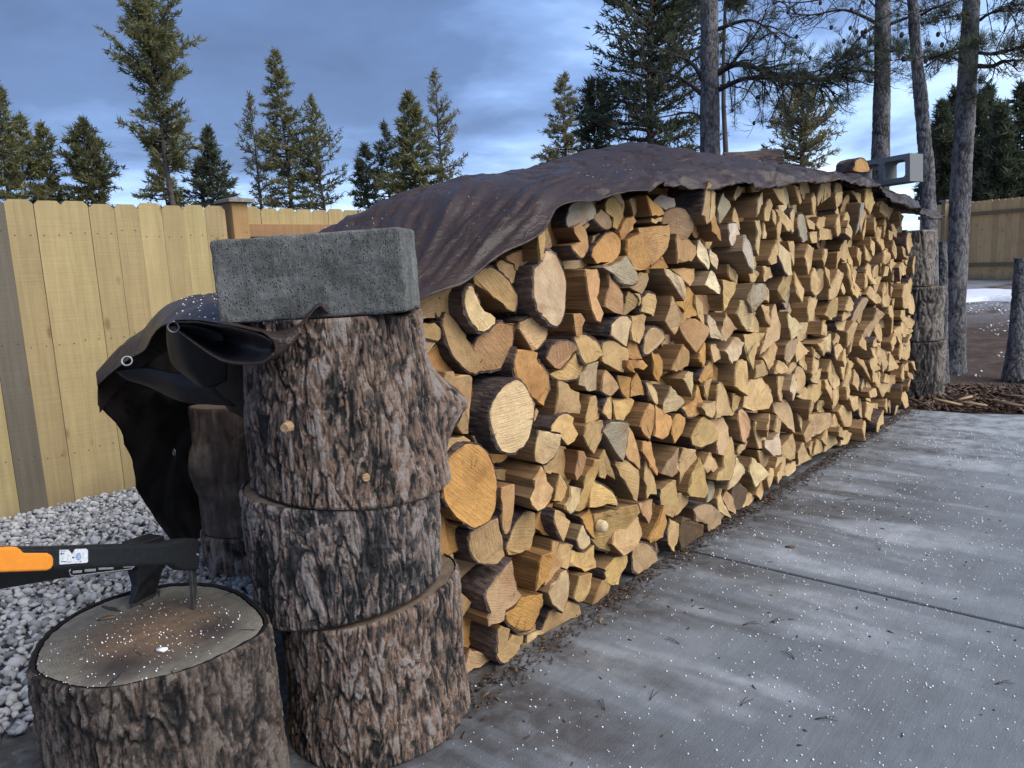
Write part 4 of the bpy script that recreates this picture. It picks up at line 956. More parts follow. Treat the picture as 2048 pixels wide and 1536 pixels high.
def build_pile():
    items = []
    for ln in LOGS.strip().splitlines():
        head, co = ln.split('|'); w, tint, d = head.split(); ox, oy, s = WIN[w]; y = PY - float(d) * .012 + .012
        poly = []
        for pr in co.split():
            a, b = map(float, pr.split(',')); p = onY(ox + a / s, oy + b / s, y); poly.append((p[0], max(.004, p[2])))
        if area(poly) < 0: poly = poly[::-1]
        items.append(dict(poly=poly, y=y, tint=tint, bark=None))
    # fill what the tracing left open with split pieces of the same size
    gx = np.arange(1.45, 6.92, .01); gzz = np.arange(.02, 1.72, .01); X, Z = np.meshgrid(gx, gzz, indexing='ij'); cov = np.zeros(X.shape, bool)
    for it in items: cov |= inside(it['poly'], X, Z)
    hx = np.array([hem_z(x) + .02 for x in gx]); out = Z > hx[:, None]; right = 6.84
    seeds = []
    for _ in range(9000):
        x = rnd.uniform(1.56, right); z = rnd.uniform(.035, 1.72)
        if z > hem_z(x) - .015: continue
        i, j = int((x - 1.45) / .01), int((z - .02) / .01)
        w = cov[max(0, i - 3):i + 4, max(0, j - 3):j + 4]
        if w.mean() > .08 or cov[max(0, i - 9):i + 10, max(0, j - 9):j + 10].mean() > .52: continue
        rm = .104 + .022 * math.sin(x * 7 + z * 5)
        if all((x - a) ** 2 + (z - b) ** 2 * 1.0 > rm * rm for a, b in seeds): seeds.append((x, z))
    xb = 1.62
    while xb < 6.75:
        j = int((.04 - .02) / .01); i = int((xb - 1.45) / .01)
        if cov[max(0, i - 4):i + 5, 0:5].mean() < .4 and all((xb - a) ** 2 + (.05 - b) ** 2 > .008 for a, b in seeds): seeds.append((xb, .05))
        xb += .03
    for (x, z) in seeds:
        k = 9; r0 = .096; poly = [(x + r0 * math.cos(2 * math.pi * q / k + x * 50), z + 1.15 * r0 * math.sin(2 * math.pi * q / k + x * 50)) for q in range(k)]
        for (a, b) in seeds:
            if (a, b) == (x, z) or (a - x) ** 2 + (b - z) ** 2 > .06: continue
            mx, mz = (a + x) / 2, (b + z) / 2; nx, nz = a - x, b - z; res = []
            for q in range(len(poly)):
                p1, p2 = poly[q], poly[(q + 1) % len(poly)]; d1 = (p1[0] - mx) * nx + (p1[1] - mz) * nz; d2 = (p2[0] - mx) * nx + (p2[1] - mz) * nz
                if d1 <= 0: res.append(p1)
                if d1 * d2 < 0: t = d1 / (d1 - d2); res.append((p1[0] + t * (p2[0] - p1[0]), p1[1] + t * (p2[1] - p1[1])))
            poly = res
            if len(poly) < 3: break
        if len(poly) < 3: continue
        poly = [(p[0], max(.004, p[1])) for p in poly]
        # drop very short edges
        pp = []
        for p in poly:
            if not pp or math.hypot(p[0] - pp[-1][0], p[1] - pp[-1][1]) > .018: pp.append(p)
        if len(pp) < 3: continue
        c = centroid(pp); sk = rnd.uniform(.85, .97); pp = [tuple(c + (np.array(p) - c) * sk) for p in pp]
        if area(pp) < 0: pp = pp[::-1]
        i, j = int((x - 1.45) / .01), int((z - .02) / .01); crowd = cov[max(0, i - 9):i + 10, max(0, j - 9):j + 10].mean()
        y = PY + (rnd.uniform(.04, .10) if crowd > .22 else rnd.uniform(-.065, .065))
        q = rnd.random(); halves = [pp]
        if crowd < .25 and q > .12 and rnd.random() < .72 and abs(area(pp)) > .0062:
            th = rnd.uniform(0, math.pi); nx, nz = math.cos(th), math.sin(th); o_ = rnd.uniform(-.012, .012); halves = []
            for sg in (1, -1):
                res = []
                for u in range(len(pp)):
                    p1, p2 = pp[u], pp[(u + 1) % len(pp)]; d1 = ((p1[0] - c[0]) * nx + (p1[1] - c[1]) * nz - o_) * sg - .002; d2 = ((p2[0] - c[0]) * nx + (p2[1] - c[1]) * nz - o_) * sg - .002
                    if d1 >= 0: res.append(p1)
                    if d1 * d2 < 0: t = d1 / (d1 - d2); res.append((p1[0] + t * (p2[0] - p1[0]), p1[1] + t * (p2[1] - p1[1])))
                if len(res) >= 3: halves.append(res)
        for pp in halves: finish(items, pp, q, x, y if len(halves) == 1 else y + rnd.uniform(-.045, .045), None if len(halves) == 1 else True)
    for it in items:
        it['poly'] = [(q[0], min(q[1], hem_z(q[0]) + .012)) for q in it['poly']]
        it['c'] = centroid(it['poly']); it['px'] = px_area(it['poly'], it['y'])
    order = sorted(range(len(items)), key=lambda i: -items[i]['px']); single = set(order[:296])
    # rows and places for the labels
    rows = {}
    for i in single: rows.setdefault(min(13, int(items[i]['c'][1] / .125)), []).append(i)
    ORD = 'first second third fourth fifth sixth seventh eighth ninth tenth eleventh twelfth thirteenth fourteenth fifteenth sixteenth seventeenth eighteenth nineteenth twentieth'.split()
    ORD += ['twenty-' + o for o in ORD[:9]] + ['thirtieth'] + ['thirty-' + o for o in ORD[:9]] + ['fortieth'] + ['forty-' + o for o in ORD[:9]] + ['fiftieth']
    for r, ids in rows.items():
        ids.sort(key=lambda i: items[i]['c'][0])
        for k, i in enumerate(ids): items[i]['row'] = r; items[i]['col'] = k; items[i]['cols'] = len(ids)
    rest = ([], [], []); restn = 0
    SPECIAL = {8: 'large pale round log end beneath the tarp edge with a notch at its top', 45: 'big pale oval log with a long purple bark side and a short split', 46: 'large orange oval log end touching the near bark rounds',
               80: 'wide tan log end showing a round branch knot in its middle', 97: None}
    for i, it in enumerate(items):
        V, Fc, fm, bV, bF, pith, full = make_log(it['poly'], it['y'], it['tint'], bark=it['bark'])
        if i in single: pass
        base = np.array(TINT[it['tint']]) * rnd.uniform(.80, 1.14); base[2] *= rnd.uniform(.85, 1.15); wm = min(1, max(0, (4.2 - it['c'][0]) / 2.2)); base *= np.array([1, 1 - .075 * wm, 1 - .20 * wm])
        org = (pith[0], it['y'], pith[1])
        if i in single:
            o = mesh_obj('firewood_log', V, Fc, [M['end'], M['side']], fm=fm, loc=org); o.color = (*base, 1)
            if bF: b = mesh_obj('bark', bV, bF, M['bark'], o, smooth=False)
            n = len(it['poly']); A = abs(area(it['poly'])); sz = 'large' if A > .022 else 'small' if A < .006 else 'thin' if A < .009 else ''
            bb = np.ptp(np.array(it['poly']), axis=0); ratio = bb[1] / (bb[0] + 1e-6)
            shape = 'round log' if full else 'half round log' if bF and A > .016 else 'wedge' if n <= 4 else 'slab' if ratio > 2.1 or ratio < .5 else 'quarter log' if bF else 'split log'
            side = ' with bark' if bF else ''
            if not bF and shape in ('split log', 'wedge'): side = ' bare'
            rw = 'bottom row' if it['row'] == 0 else ORD[it['row']] + ' row up'
            k, nn = it['col'], it['cols']
            if k < nn * .6: pos = (ORD[k] + ' from' if k else 'next to') + ' the near bark stack'
            else: q = nn - 1 - k; pos = (ORD[q] + ' from' if q else 'next to') + ' the far bark stack'
            lab = ' '.join((sz + ' ' + WORD[it['tint']] + ' ' + shape + side + ', ' + rw + ', ' + pos).split())
            tag(o, SPECIAL.get(i) or lab, 'log', 'firewood logs in the stacked pile')
            if i == 80:
                kc = onY(820 + 1555 / 4, 740 + 1255 / 4, it['y'] - .004); kv = []; kn = 14
                for r_, dy in ((0, -.010), (.7, -.012), (1.0, -.002), (1.05, .02)):
                    for u in range(kn): kv.append((kc[0] - org[0] + .024 * r_ * math.cos(2 * math.pi * u / kn), dy, kc[2] - org[2] + .024 * r_ * math.sin(2 * math.pi * u / kn)))
                kf = [(a * kn + u, a * kn + (u + 1) % kn, (a + 1) * kn + (u + 1) % kn, (a + 1) * kn + u) for a in range(3) for u in range(kn)]
                ko = mesh_obj('knot', kv, kf, M['end'], o, smooth=True); ko.color = (*TINT['p'], 1)
        else:
            rv, rf, rm = rest; rv += [(v[0] + org[0], v[1] + org[1], v[2] + org[2]) for v in V]; rf += [tuple(q + restn for q in f) for f in Fc]; rm += fm; restn += len(V)
            if bF:
                rv += [(v[0] + org[0], v[1] + org[1], v[2] + org[2]) for v in bV]; rf += [tuple(q + restn for q in f) for f in bF]; rm += [2] * len(bF); restn += len(bV)
    o = mesh_obj('small_firewood', rest[0], rest[1], [M['end'], M['side'], M['bark']], fm=rest[2]); o.color = (*TINT['y'], 1); tag(o, kind='stuff')
    print('LOGS', len(items), 'single', len(single))
    # second row of wood behind, seen only through gaps
    V, Fc, fm = [], [], []; n0 = 0
    x = 1.62
    while x < 6.7:
        z = .06
        top = hem_z(x) + .05
        while z < top:
            r = rnd.uniform(.055, .075); k = rnd.choice((4, 5, 6, 9)); a0 = rnd.uniform(0, 6); y0 = PY + .50 + rnd.uniform(-.02, .05); ring = [(x + r * 1.08 * math.cos(a0 + 2 * math.pi * u / k), z + r * 1.08 * math.sin(a0 + 2 * math.pi * u / k)) for u in range(k)]
            V += [(a, y0, max(.003, b)) for a, b in ring] + [(a, y0 + .42, max(.003, b)) for a, b in ring]
            Fc.append(tuple(range(n0, n0 + k))); fm.append(0); Fc.append(tuple(range(n0 + k, n0 + 2 * k))[::-1]); fm.append(0)
            for u in range(k): Fc.append((n0 + u, n0 + k + u, n0 + k + (u + 1) % k, n0 + (u + 1) % k)); fm.append(1)
            n0 += 2 * k; z += 2 * r * .92
        x += .122
    o = mesh_obj('back_row_firewood', V, Fc, [M['end'], M['side']], fm=fm); o.color = (*TINT['t'], 1); tag(o, kind='stuff')
build_pile()
import bmesh
# ------------------------------------------------------------------ bark rounds and stumps
def bark_relief(P, axis_z, sc_=(30, 11), amp=.011, s=0):
    """scaly pine bark: a net of upright cracks, flat plates at several levels, thin flakes on top"""
    k, kz = sc_
    Q = np.stack([P[:, 0] * k, P[:, 1] * k, axis_z * kz], -1)
    W = np.stack([fbm(Q * .5 + 5, 4, s), fbm(Q * .5 + 31, 4, s + 4), fbm(Q * .5 + 57, 4, s + 8)], -1) - .5
    n1 = fbm(Q * .55 + W * 1.5, 2, s + 11); c1 = np.clip((np.abs(2 * n1 - 1) - .015) / .13, 0, 1)
    n2 = fbm(Q * 1.15 + W * 2.2 + 71, 2, s + 15); c2 = np.clip((np.abs(2 * n2 - 1) - .01) / .12, 0, 1)
    F1, F2, cid = worley(Q * np.array([.8, .8, 1.0]) + W * 4.5, s); e = np.clip((F2 - F1) / .10, 0, 1)
    G1, G2, cid2 = worley(Q * 2.0 * np.array([1, 1, 1.25]) + W * 6, s + 20); e2 = np.clip((G2 - G1) / .12, 0, 1)
    big = fbm(np.stack([P[:, 0] * 8, P[:, 1] * 8, axis_z * 2.5], -1), 3, s + 50)
    cr = np.minimum(c1, .35 + .65 * c2)
    h = amp * (.95 * cr + .55 * cid * e * cr + .30 * cid2 * e2 + .9 * (big - .5) + .30 * fbm(Q * 4, 2, s + 70))
    return h, np.clip((.45 * cid + .45 * cid2 + .5 * (fbm(Q * .3, 2, s + 90) - .3)) * (.35 + .65 * cr), 0, 1)
def bark_column(center_fn, rad_fn, z0_fn, z1_fn, nu, nv, mat, parent, name='bark', sc_=(50, 13), amp=.0082, s=0, extra=None):
    a = np.linspace(0, 2 * math.pi, nu, endpoint=False); t = np.linspace(0, 1, nv)
    A, T = np.meshgrid(a, t, indexing='ij'); A = A.ravel(); T = T.ravel()
    z0 = z0_fn(A); z1 = z1_fn(A); Z = z0 + (z1 - z0) * T
    cx, cy = center_fn(Z); r = rad_fn(A, Z)
    P = np.stack([cx + r * np.cos(A), cy + r * np.sin(A), Z], -1)
    h, pl = bark_relief(P, Z, sc_, amp, s)
    edge = np.minimum(T, 1 - T) * (z1 - z0); h = h * np.clip(.35 + edge / .012, .35, 1)
    r2 = r + h - amp * .8
    if extra is not None: r2 = r2 + extra(A, Z)
    P = np.stack([cx + r2 * np.cos(A), cy + r2 * np.sin(A), Z], -1)
    o = tri_obj(name, P, quads_to_tris(nu, nv, True), mat, parent, smooth=False, attrs={'plate': pl})
    G = P.reshape(nu, nv, 3)
    return o, G[:, -1], G[:, 0]
def cut_face(ring, mat, parent, name='cut_face', inset=.004, up=1, loc=None):
    ring = np.asarray(ring); n = len(ring); c = ring.mean(0); V = [c]; Fc = []
    ks = (.25, .5, .75, .93, 1.0)
    for k in ks:
        q = c + (ring - c) * (k * (1 - inset / .25)); q = q.copy(); q[:, 2] -= .002 if k < 1 else .004
        V += list(q)
    V = np.array(V); V[:, 2] += np.array([.0018 * mnoise.noise((v[0] * 30, v[1] * 30, 0)) for v in V])
    Fc += [(0, 1 + i, 1 + (i + 1) % n) for i in range(n)]
    for r in range(len(ks) - 1): Fc += [(1 + r * n + i, 1 + (r + 1) * n + i, 1 + (r + 1) * n + (i + 1) % n, 1 + r * n + (i + 1) % n) for i in range(n)]
    if up < 0: Fc = [f[::-1] for f in Fc]
    org = c if loc is None else loc
    return mesh_obj(name, V - np.array(org), Fc, mat, parent, smooth=True, loc=tuple(org))
M['round_top'] = mat_simple('sawn_round_face', (.16, .12, .085), .85, 0, 30, .3, .004)
def near_stack():
    az = math.radians
    def rnd_round(label, cx, cy, r, z0, z1, s, tilt0=0.0, tilt1=0.0, nv=120, bulge=0.0, extra=None, nu=640, mat='plate', egg=.022, amp=.0072):
        e = empty('bark_round', (0, 0, 0)); tag(e, label, 'log round', 'bark rounds propping the near end of the pile')
        dirt = 2.32
        zf0 = lambda A: z0 + tilt0 * np.cos(A - dirt); zf1 = lambda A: z1 + tilt1 * np.cos(A - dirt)
        cf = lambda Z: (cx + 0 * Z, cy + 0 * Z)
        rf = lambda A, Z: r * (1 + egg * np.sin(2 * A + s) + .018 * np.sin(3 * A + s * 2.1) + bulge * ((Z - z0) / (z1 - z0) - .5)) + .003 * np.sin(Z * 17 + s)
        o, top, bot = bark_column(cf, rf, zf0, zf1, nu, nv + 40, M[mat], e, s=int(s * 10), extra=extra, amp=amp)
        c = cut_face(top, M['round_top'], e, 'cut_face'); c2 = cut_face(bot, M['round_top'], e, 'cut_face', up=-1)
        return e
    # direction to the left in the picture from the stack is about azimuth 143 degrees
    L = np.array([math.cos(az(143.8)), math.sin(az(143.8))])
    C = np.array([1.302, 1.779])
    c1 = C - L * .022; c2 = C + L * .034; c3 = C + L * .020
    rnd_round('lowest bark round of the near stack standing on the concrete', c1[0], c1[1], .260, .002, .412, 1.3, 0, -.035, 120, -.04)
    rnd_round('middle bark round of the near stack with a dark furrowed side', c2[0], c2[1], .264, .418, .735, 2.7, -.035, .022, 100, .0, mat='plate_grey')
    def stub(A, Z):      # broken limb swelling on the pile side
        d = np.abs(((A - az(-28) + math.pi) % (2 * math.pi)) - math.pi); q = np.exp(-((d / .26) ** 2 + ((Z - .93) / .085) ** 2))
        fl = .03 * np.exp(-((Z - .75) / .12) ** 2) * np.exp(-(d / .9) ** 2)
        return .105 * q + fl
    e3 = rnd_round('top bark round of the near stack under the grey concrete block', c3[0], c3[1], .252, .738, 1.222, 4.1, .022, 0, 150, -.10, stub)
    # sawn branch stubs on the top round
    for px, py, rr in ((570, 856, .011), (732, 955, .010)):
        p = onD(px, py, math.hypot(*c3) - .262); d = np.array([p[0] - c3[0], p[1] - c3[1], 0]); d /= np.linalg.norm(d)
        V, T = tube([p - d * .02, p - d * .004, p + d * .004], [rr * 1.3, rr * 1.1, rr], 10)
        mesh_obj('branch_stub', V, T, M['end'], e3).color = (*TINT['t'], 1)
    p = onD(884, 800, 2.16); return C
STACK_C = near_stack()
def back_stack():
    p = onZ(425, 1176); D = math.hypot(p[0], p[1]); u = p[:2] / D
    r = .205; azc = math.atan2(u[1], u[0]) - .05
    c = np.array([math.cos(azc), math.sin(azc)]) * (D + r)
    for k, (z0, z1, mt, lab, s) in enumerate(((0.0, .20, 'plate', 'low bark round under the peeled log inside the tarp', 6), (.203, onD(420, 806, D + r)[2], None, 'tall peeled grey brown log standing inside the hanging tarp', 7))):
        e = tag(empty('bark_round' if k == 0 else 'peeled_log'), lab, 'log round', 'rounds behind the near stack')
        rr = r * (1.0 if k == 0 else .97)
        def knob(A, Z):
            d = np.abs(((A - (azc + math.pi) + .95 + math.pi) % (2 * math.pi)) - math.pi); d2 = np.abs(((A - (azc + math.pi - .95) + math.pi) % (2 * math.pi)) - math.pi)
            return (.06 * np.exp(-((d2 / .22) ** 2 + ((Z - .52) / .13) ** 2)) if k else 0)
        if mt is None:
            mp, t, b = material('peeled_log_wood'); co = geoco(t); n = t.noise(t.vmul(co, (26, 26, 5)), 1.0, 5, .65, .3); n2 = t.noise(co, 9, 4, .6, .5)
            t.set(b.inputs['Base Color'], t.ramp(t.math('ADD', t.math('MULTIPLY', n, .55), t.math('MULTIPLY', n2, .45)), [(.34, (.045, .032, .026)), (.50, (.115, .078, .056)), (.60, (.19, .145, .11)), (.72, (.30, .27, .23))])); bump(t, b, n, .01)
            mm = mp
        else: mm = M[mt]
        o, top, bot = bark_column(lambda Z: (c[0] + 0 * Z, c[1] + 0 * Z), lambda A, Z: rr * (1 + .03 * np.sin(2 * A)) + 0 * Z, lambda A: z0 + 0 * A, lambda A: z1 + 0 * A, 220, 40 if k == 0 else 110, mm, e, 'bark' if k == 0 else 'wood_surface', (24, 5), .010 if k == 0 else .005, s, knob)
        cut_face(top, M['round_top'], e, 'cut_face')
back_stack()
def chopping_block():
    out = [(60, 1335), (72, 1300), (110, 1252), (180, 1210), (255, 1183), (310, 1171), (365, 1165), (425, 1168), (470, 1180), (505, 1205), (532, 1232), (540, 1252), (505, 1278), (455, 1303), (400, 1330), (350, 1345), (290, 1360), (225, 1375), (180, 1377), (140, 1372), (100, 1360), (72, 1349)]
    H0 = .46; pts = np.array([onZ(x, y, H0)[:2] for x, y in out])[::-1]; c = np.array([.735, 1.915])
    ang = np.unwrap(np.arctan2(pts[:, 1] - c[1], pts[:, 0] - c[0])); rad = np.hypot(*(pts - c).T)
    od = np.argsort(ang % (2 * math.pi)); an = (ang % (2 * math.pi))[od]; rd = rad[od]
    R_ = lambda A: np.interp(A % (2 * math.pi), np.concatenate([an - 2 * math.pi, an, an + 2 * math.pi]), np.tile(rd, 3))
    e = tag(empty('chopping_block', (0, 0, 0)), 'wide low chopping block stump holding two stuck tools at lower left', 'stump')
    sm = lambda A: sum(R_(A + d) for d in (-.12, -.06, 0, .06, .12)) / 5
    o, top, bot = bark_column(lambda Z: (c[0] + 0 * Z, c[1] + 0 * Z), lambda A, Z: sm(A) * (1 + .05 * (H0 - Z)) + .004, lambda A: .002 + 0 * A, lambda A: H0 + .006 * np.sin(A * 3) * 0, 520, 130, M['plate_dark'], e, sc_=(50, 14), amp=.0072, s=33)
    inner = top.copy(); inner[:, :2] = c + (top[:, :2] - c) * .965
    cut_face(inner, M['stump_top'], e, 'cut_face', loc=(c[0] + .02, c[1] - .01, H0))
    # bark lip between sawn face and rim
    n = len(top); V = np.concatenate([top, inner - [0, 0, .003]]); mesh_obj('bark_rim', V, [(i, (i + 1) % n, n + (i + 1) % n, n + i) for i in range(n)], M['plate_dark'], e, smooth=True)
    return c, H0
CHOP_C, CHOP_H = chopping_block()
def far_stack():
    zs = [0, .42, .93, 1.30]
    p = onZ(1838, 800); D = math.hypot(p[0], p[1]); u = p[:2] / D; r = .19; c = u * (D + r) + np.array([.02, .02])
    labs = ['bottom bark round of the far stack at the pile end', 'middle bark round of the far stack with deep pale bark', 'top bark round of the far stack under the tarp corner']
    zs = [0.0, onD(1850, 680, D + r)[2], onD(1840, 572, D + r)[2], onD(1830, 460, D + r)[2]]
    for k in range(3):
        e = tag(empty('bark_round'), labs[k], 'log round', 'bark rounds propping the far end of the pile'); off = (.0, .005, .07)[k]
        rr = (.20, .185, .165)[k]
        o, top, bot = bark_column(lambda Z: (c[0] - .1 * off + 0 * Z, c[1] + off + 0 * Z), lambda A, Z: rr * (1 + .04 * np.sin(2 * A + k)) + 0 * Z, lambda A: zs[k] + .002 + 0 * A, lambda A: zs[k + 1] - .004 + 0 * A, 200, 46, M['plate_far'], e, sc_=(26, 9), amp=.014, s=60 + k)
        cut_face(top, M['round_top'], e, 'cut_face')
far_stack()

# ------------------------------------------------------------------ concrete blocks
def near_block():
    br = onD(817, 630, 1.95); a = math.radians(128.4); d = np.array([math.cos(a), math.sin(a), 0]); nrm = np.array([math.sin(a), -math.cos(a), 0]); nrm = nrm if nrm @ np.array([br[0], br[1], 0]) > 0 else -nrm
    L = .487; H = .212; W = .20
    # low relief on the long face comes from the material; the ends are flanged
    bm = bmesh.new(); vs = [bm.verts.new(v) for v in box_verts(-L, 0, 0, W, 0, H)]
    for f in BOXF: bm.faces.new([vs[i] for i in f])
    bmesh.ops.bevel(bm, geom=list(bm.edges), offset=.011, segments=3, affect='EDGES', profile=.6)
    bmesh.ops.subdivide_edges(bm, edges=[e for e in bm.edges if e.calc_length() > .05], cuts=30, use_grid_fill=True)
    bm.normal_update(); nr = {v: v.normal.copy() for v in bm.verts}
    for v in bm.verts:
        c = v.co; ed = sorted((min(c.x + L, -c.x), min(c.y, W - c.y), min(c.z, H - c.z)))
        k = .0016 * mnoise.noise(c * 60) + .0020 * mnoise.noise(c * 18); chip = max(0, mnoise.noise(c * 14 + Vector((3, 1, 7))) - .12) * .030 * math.exp(-(ed[0] + ed[1]) / .014)
        v.co = c + nr[v] * (k - chip)
    me = bpy.data.meshes.new('concrete_block'); bm.to_mesh(me); bm.free(); me.materials.append(M['block']); o = link(bpy.data.objects.new('concrete_block', me))
    mt = Matrix(((-d[0], nrm[0], 0, br[0]), (-d[1], nrm[1], 0, br[1]), (0, 0, 1, 1.2265), (0, 0, 0, 1)))
    roll = Matrix.Rotation(math.radians(-1.2), 4, 'Y')
    o.matrix_world = mt @ roll
    tag(o, 'solid faced grey concrete block weighing down the tarp on the near stack', 'concrete block')
    return o
near_block()
def far_block():
    fr = onD(1820, 362, 6.5); a = math.radians(-13); dep = np.array([math.cos(a), math.sin(a), 0]); lft = np.array([-dep[1], dep[0], 0]); L = .43; H = .20; W = .19
    outer = [(0, 0), (L, 0), (L, H), (0, H)]; t = .036; w = (L - 3 * t) / 2
    def rr(x0, x1, z0, z1, r=.02, k=3):
        P = []
        for cx, cz, a0 in ((x1 - r, z1 - r, 0), (x0 + r, z1 - r, 90), (x0 + r, z0 + r, 180), (x1 - r, z0 + r, 270)):
            for q in range(k + 1): th = math.radians(a0 + 90 * q / k); P.append((cx + r * math.cos(th), cz + r * math.sin(th)))
        return P
    holes = [rr(t, t + w, t, H - t), rr(2 * t + w, 2 * t + 2 * w, t, H - t)]
    bm = bmesh.new()
    loops = [outer] + holes; ed = []
    for lp in loops:
        vs = [bm.verts.new((x, 0, z)) for x, z in lp]; ed += [bm.edges.new((vs[i], vs[(i + 1) % len(vs)])) for i in range(len(vs))]
    bmesh.ops.triangle_fill(bm, edges=ed, use_beauty=True)
    r = bmesh.ops.extrude_face_region(bm, geom=list(bm.faces)); bmesh.ops.translate(bm, verts=[v for v in r['geom'] if isinstance(v, bmesh.types.BMVert)], vec=(0, W, 0)); bmesh.ops.recalc_face_normals(bm, faces=bm.faces)
    me = bpy.data.meshes.new('concrete_block'); bm.to_mesh(me); bm.free(); me.materials.append(M['cinder'])
    o = link(bpy.data.objects.new('concrete_block', me))
    o.matrix_world = Matrix(((lft[0], dep[0], 0, fr[0]), (lft[1], dep[1], 0, fr[1]), (0, 0, 1, fr[2]), (0, 0, 0, 1))) @ Matrix.Rotation(math.radians(2.0), 4, 'Y')
    tag(o, 'hollow two holed concrete block lying on the far end of the tarp', 'concrete block')
M['cinder'] = mat_simple('pale_cinder_block', (.20, .215, .215), .9, 0, 120, .3, .004)
far_block()

# ------------------------------------------------------------------ tarp
def catmull(P, k):
    P = np.asarray(P, float); n = len(P); out = []
    for i in range(n - 1):
        p0, p1, p2, p3 = P[max(0, i - 1)], P[i], P[i + 1], P[min(n - 1, i + 2)]
        for q in range(k):
            t = q / k; out.append(.5 * (2 * p1 + (p2 - p0) * t + (2 * p0 - 5 * p1 + 4 * p2 - p3) * t * t + (3 * p1 - p0 - 3 * p2 + p3) * t ** 3))
    out.append(P[-1]); return np.array(out)
def build_tarp():
    CREST = [(1.40, 1.40), (1.68, 1.494), (1.89, 1.586), (2.09, 1.638), (2.38, 1.70), (2.70, 1.748), (3.08, 1.823), (3.30, 1.878), (3.52, 1.918), (3.75, 1.93), (4.04, 1.92), (4.67, 1.89), (5.53, 1.885), (5.9, 1.90), (6.3, 1.86), (6.75, 1.74), (7.0, 1.62)]
    nv1 = 16; nv2 = 8
    hemw = lambda x: .024 * math.sin(x * 9.0) + .016 * math.sin(x * 21 + 1)
    secs = []
    # left lobe: rim (front) and silhouette (back) points, from the far left tip towards the block
    Ar = [(195, 772, 3.12), (225, 745, 3.02), (262, 716, 2.88), (290, 700, 2.75), (305, 672, 2.62), (320, 655, 2.5), (345, 643, 2.36), (385, 641, 2.22), (430, 646, 2.10), (475, 654, 2.0), (520, 664, 1.95), (560, 669, 1.93), (598, 655, 1.925), (622, 628, 1.93), (640, 612, 1.94), (660, 628, 2.00), (720, 632, 2.02), (780, 631, 2.0), (824, 628, 1.96)]
    Br = [(195, 764, 3.16), (222, 728, 3.16), (255, 692, 3.16), (285, 666, 3.14), (312, 645, 3.12), (335, 628, 3.10), (365, 612, 3.06), (395, 600, 3.02), (420, 590, 2.98), (445, 580, 2.92), (480, 575, 2.85), (520, 560, 2.80), (560, 540, 2.76), (600, 515, 2.74), (640, 490, 2.74), (660, 470, 2.76), (680, 455, 2.78), (700, 445, 2.80), (720, 436, 2.84)]
    for a, b in zip(Ar, Br):
        A = onD(*a); B = onD(*b); row = []
        low = min(1, max(0, (a[0] - 420) / 60)) * min(1, max(0, (870 - a[0]) / 50))
        for u in np.linspace(0, 1, nv1):
            q = A + (B - A) * u; q[2] = A[2] + (B[2] - A[2]) * (u * (1 - low) + u ** 4 * low) + .035 * math.sin(u * math.pi) * (1 - low); row.append(q)
        for u in np.linspace(0, 1, nv2 + 1)[1:]: k_ = min(1, max(.12, (a[0] - 300) / 300)); row.append(B + np.array([.05 * u * k_, .30 * u * k_, -.55 * u * u * k_ - .06 * u]))
        secs.append(row)
    x = 1.47
    while x < 7.08:
        hz = hem_z(x); right = min(1, max(0, (x - 2.0) / 1.6)); hy = 1.60 - .02 * right + hemw(x) * .8
        hy -= .07 * min(1, max(0, (x - 5.7) / .6))
        cz = float(np.interp(x, [c[0] for c in CREST], [c[1] for c in CREST])); cy = 2.25
        if x < 2.0: cy = 2.25 - .0 * (2.0 - x)
        hz2 = hz + hemw(x + 3) * .5
        row = []; e = .80 - .28 * right
        for u in np.linspace(0, 1, nv1):
            z = hz2 + (cz - hz2) * (u ** e if u > 0 else 0); y = hy + (cy - hy) * u
            # a stiff turned down front hem on the far half
            row.append(np.array([x, y, z]))
        for u in np.linspace(0, 1, nv2 + 1)[1:]: row.append(np.array([x, cy + .62 * u, cz - .55 * u ** 1.7]))
        secs.append(row); x += .16
    S = np.array(secs); K = 8
    S = np.stack([catmull(S[:, j], K) for j in range(S.shape[1])], 1)
    S = np.stack([catmull(S[i], 4) for i in range(S.shape[0])], 0)
    ns, nv = S.shape[:2]; P = S.reshape(-1, 3)
    # creases: long folds that run from the crest down towards the near stack, crumples elsewhere
    q = P.copy()
    # long folds that fan out from the weighted block, fading towards the far half
    dx, dy = q[:, 0] - 1.05, q[:, 1] - 1.45 + .35 * (q[:, 2] - 1.25); rr = np.hypot(dx, dy); ph = np.arctan2(dy, dx)
    wob = .10 * (fbm(q * 2.5, 3, 5) - .5)
    f1 = fbm(np.stack([(ph + wob) * 9, rr * .8, 0 * rr], -1), 2, 3); f2 = fbm(np.stack([(ph + wob) * 24, rr * 1.6, 0 * rr + 4], -1), 2, 7)
    r1 = np.clip(1 - np.abs(2 * f1 - 1) / .5, 0, 1) ** 1.6; r2 = np.clip(1 - np.abs(2 * f2 - 1) / .4, 0, 1) ** 1.5
    near = np.clip((3.6 - q[:, 0]) / 1.6, 0, 1) * np.clip((q[:, 0] - 1.35) / .4, 0, 1) * (1 - .75 * np.exp(-((q[:, 1] - 2.3) / .22) ** 2))
    w2 = fbm(q * 4.5, 3, 9); w4 = fbm(q * np.array([7, 12, 12]), 3, 30); cr1 = np.abs(2 * fbm(q * 6, 3, 44) - 1)
    h = near * (.034 * r1 * np.clip(rr / 1.0, .35, 1) + .018 * r2) + .03 * (w2 - .5) + (1 - near) * (.028 * (w4 - .5) - .02 * np.exp(-cr1 / .06)) * np.clip((q[:, 0] - .9) / .8, .15, 1)
    vv = np.tile(np.linspace(0, 1, nv), ns); fade = np.clip(vv / .06, .25, 1)
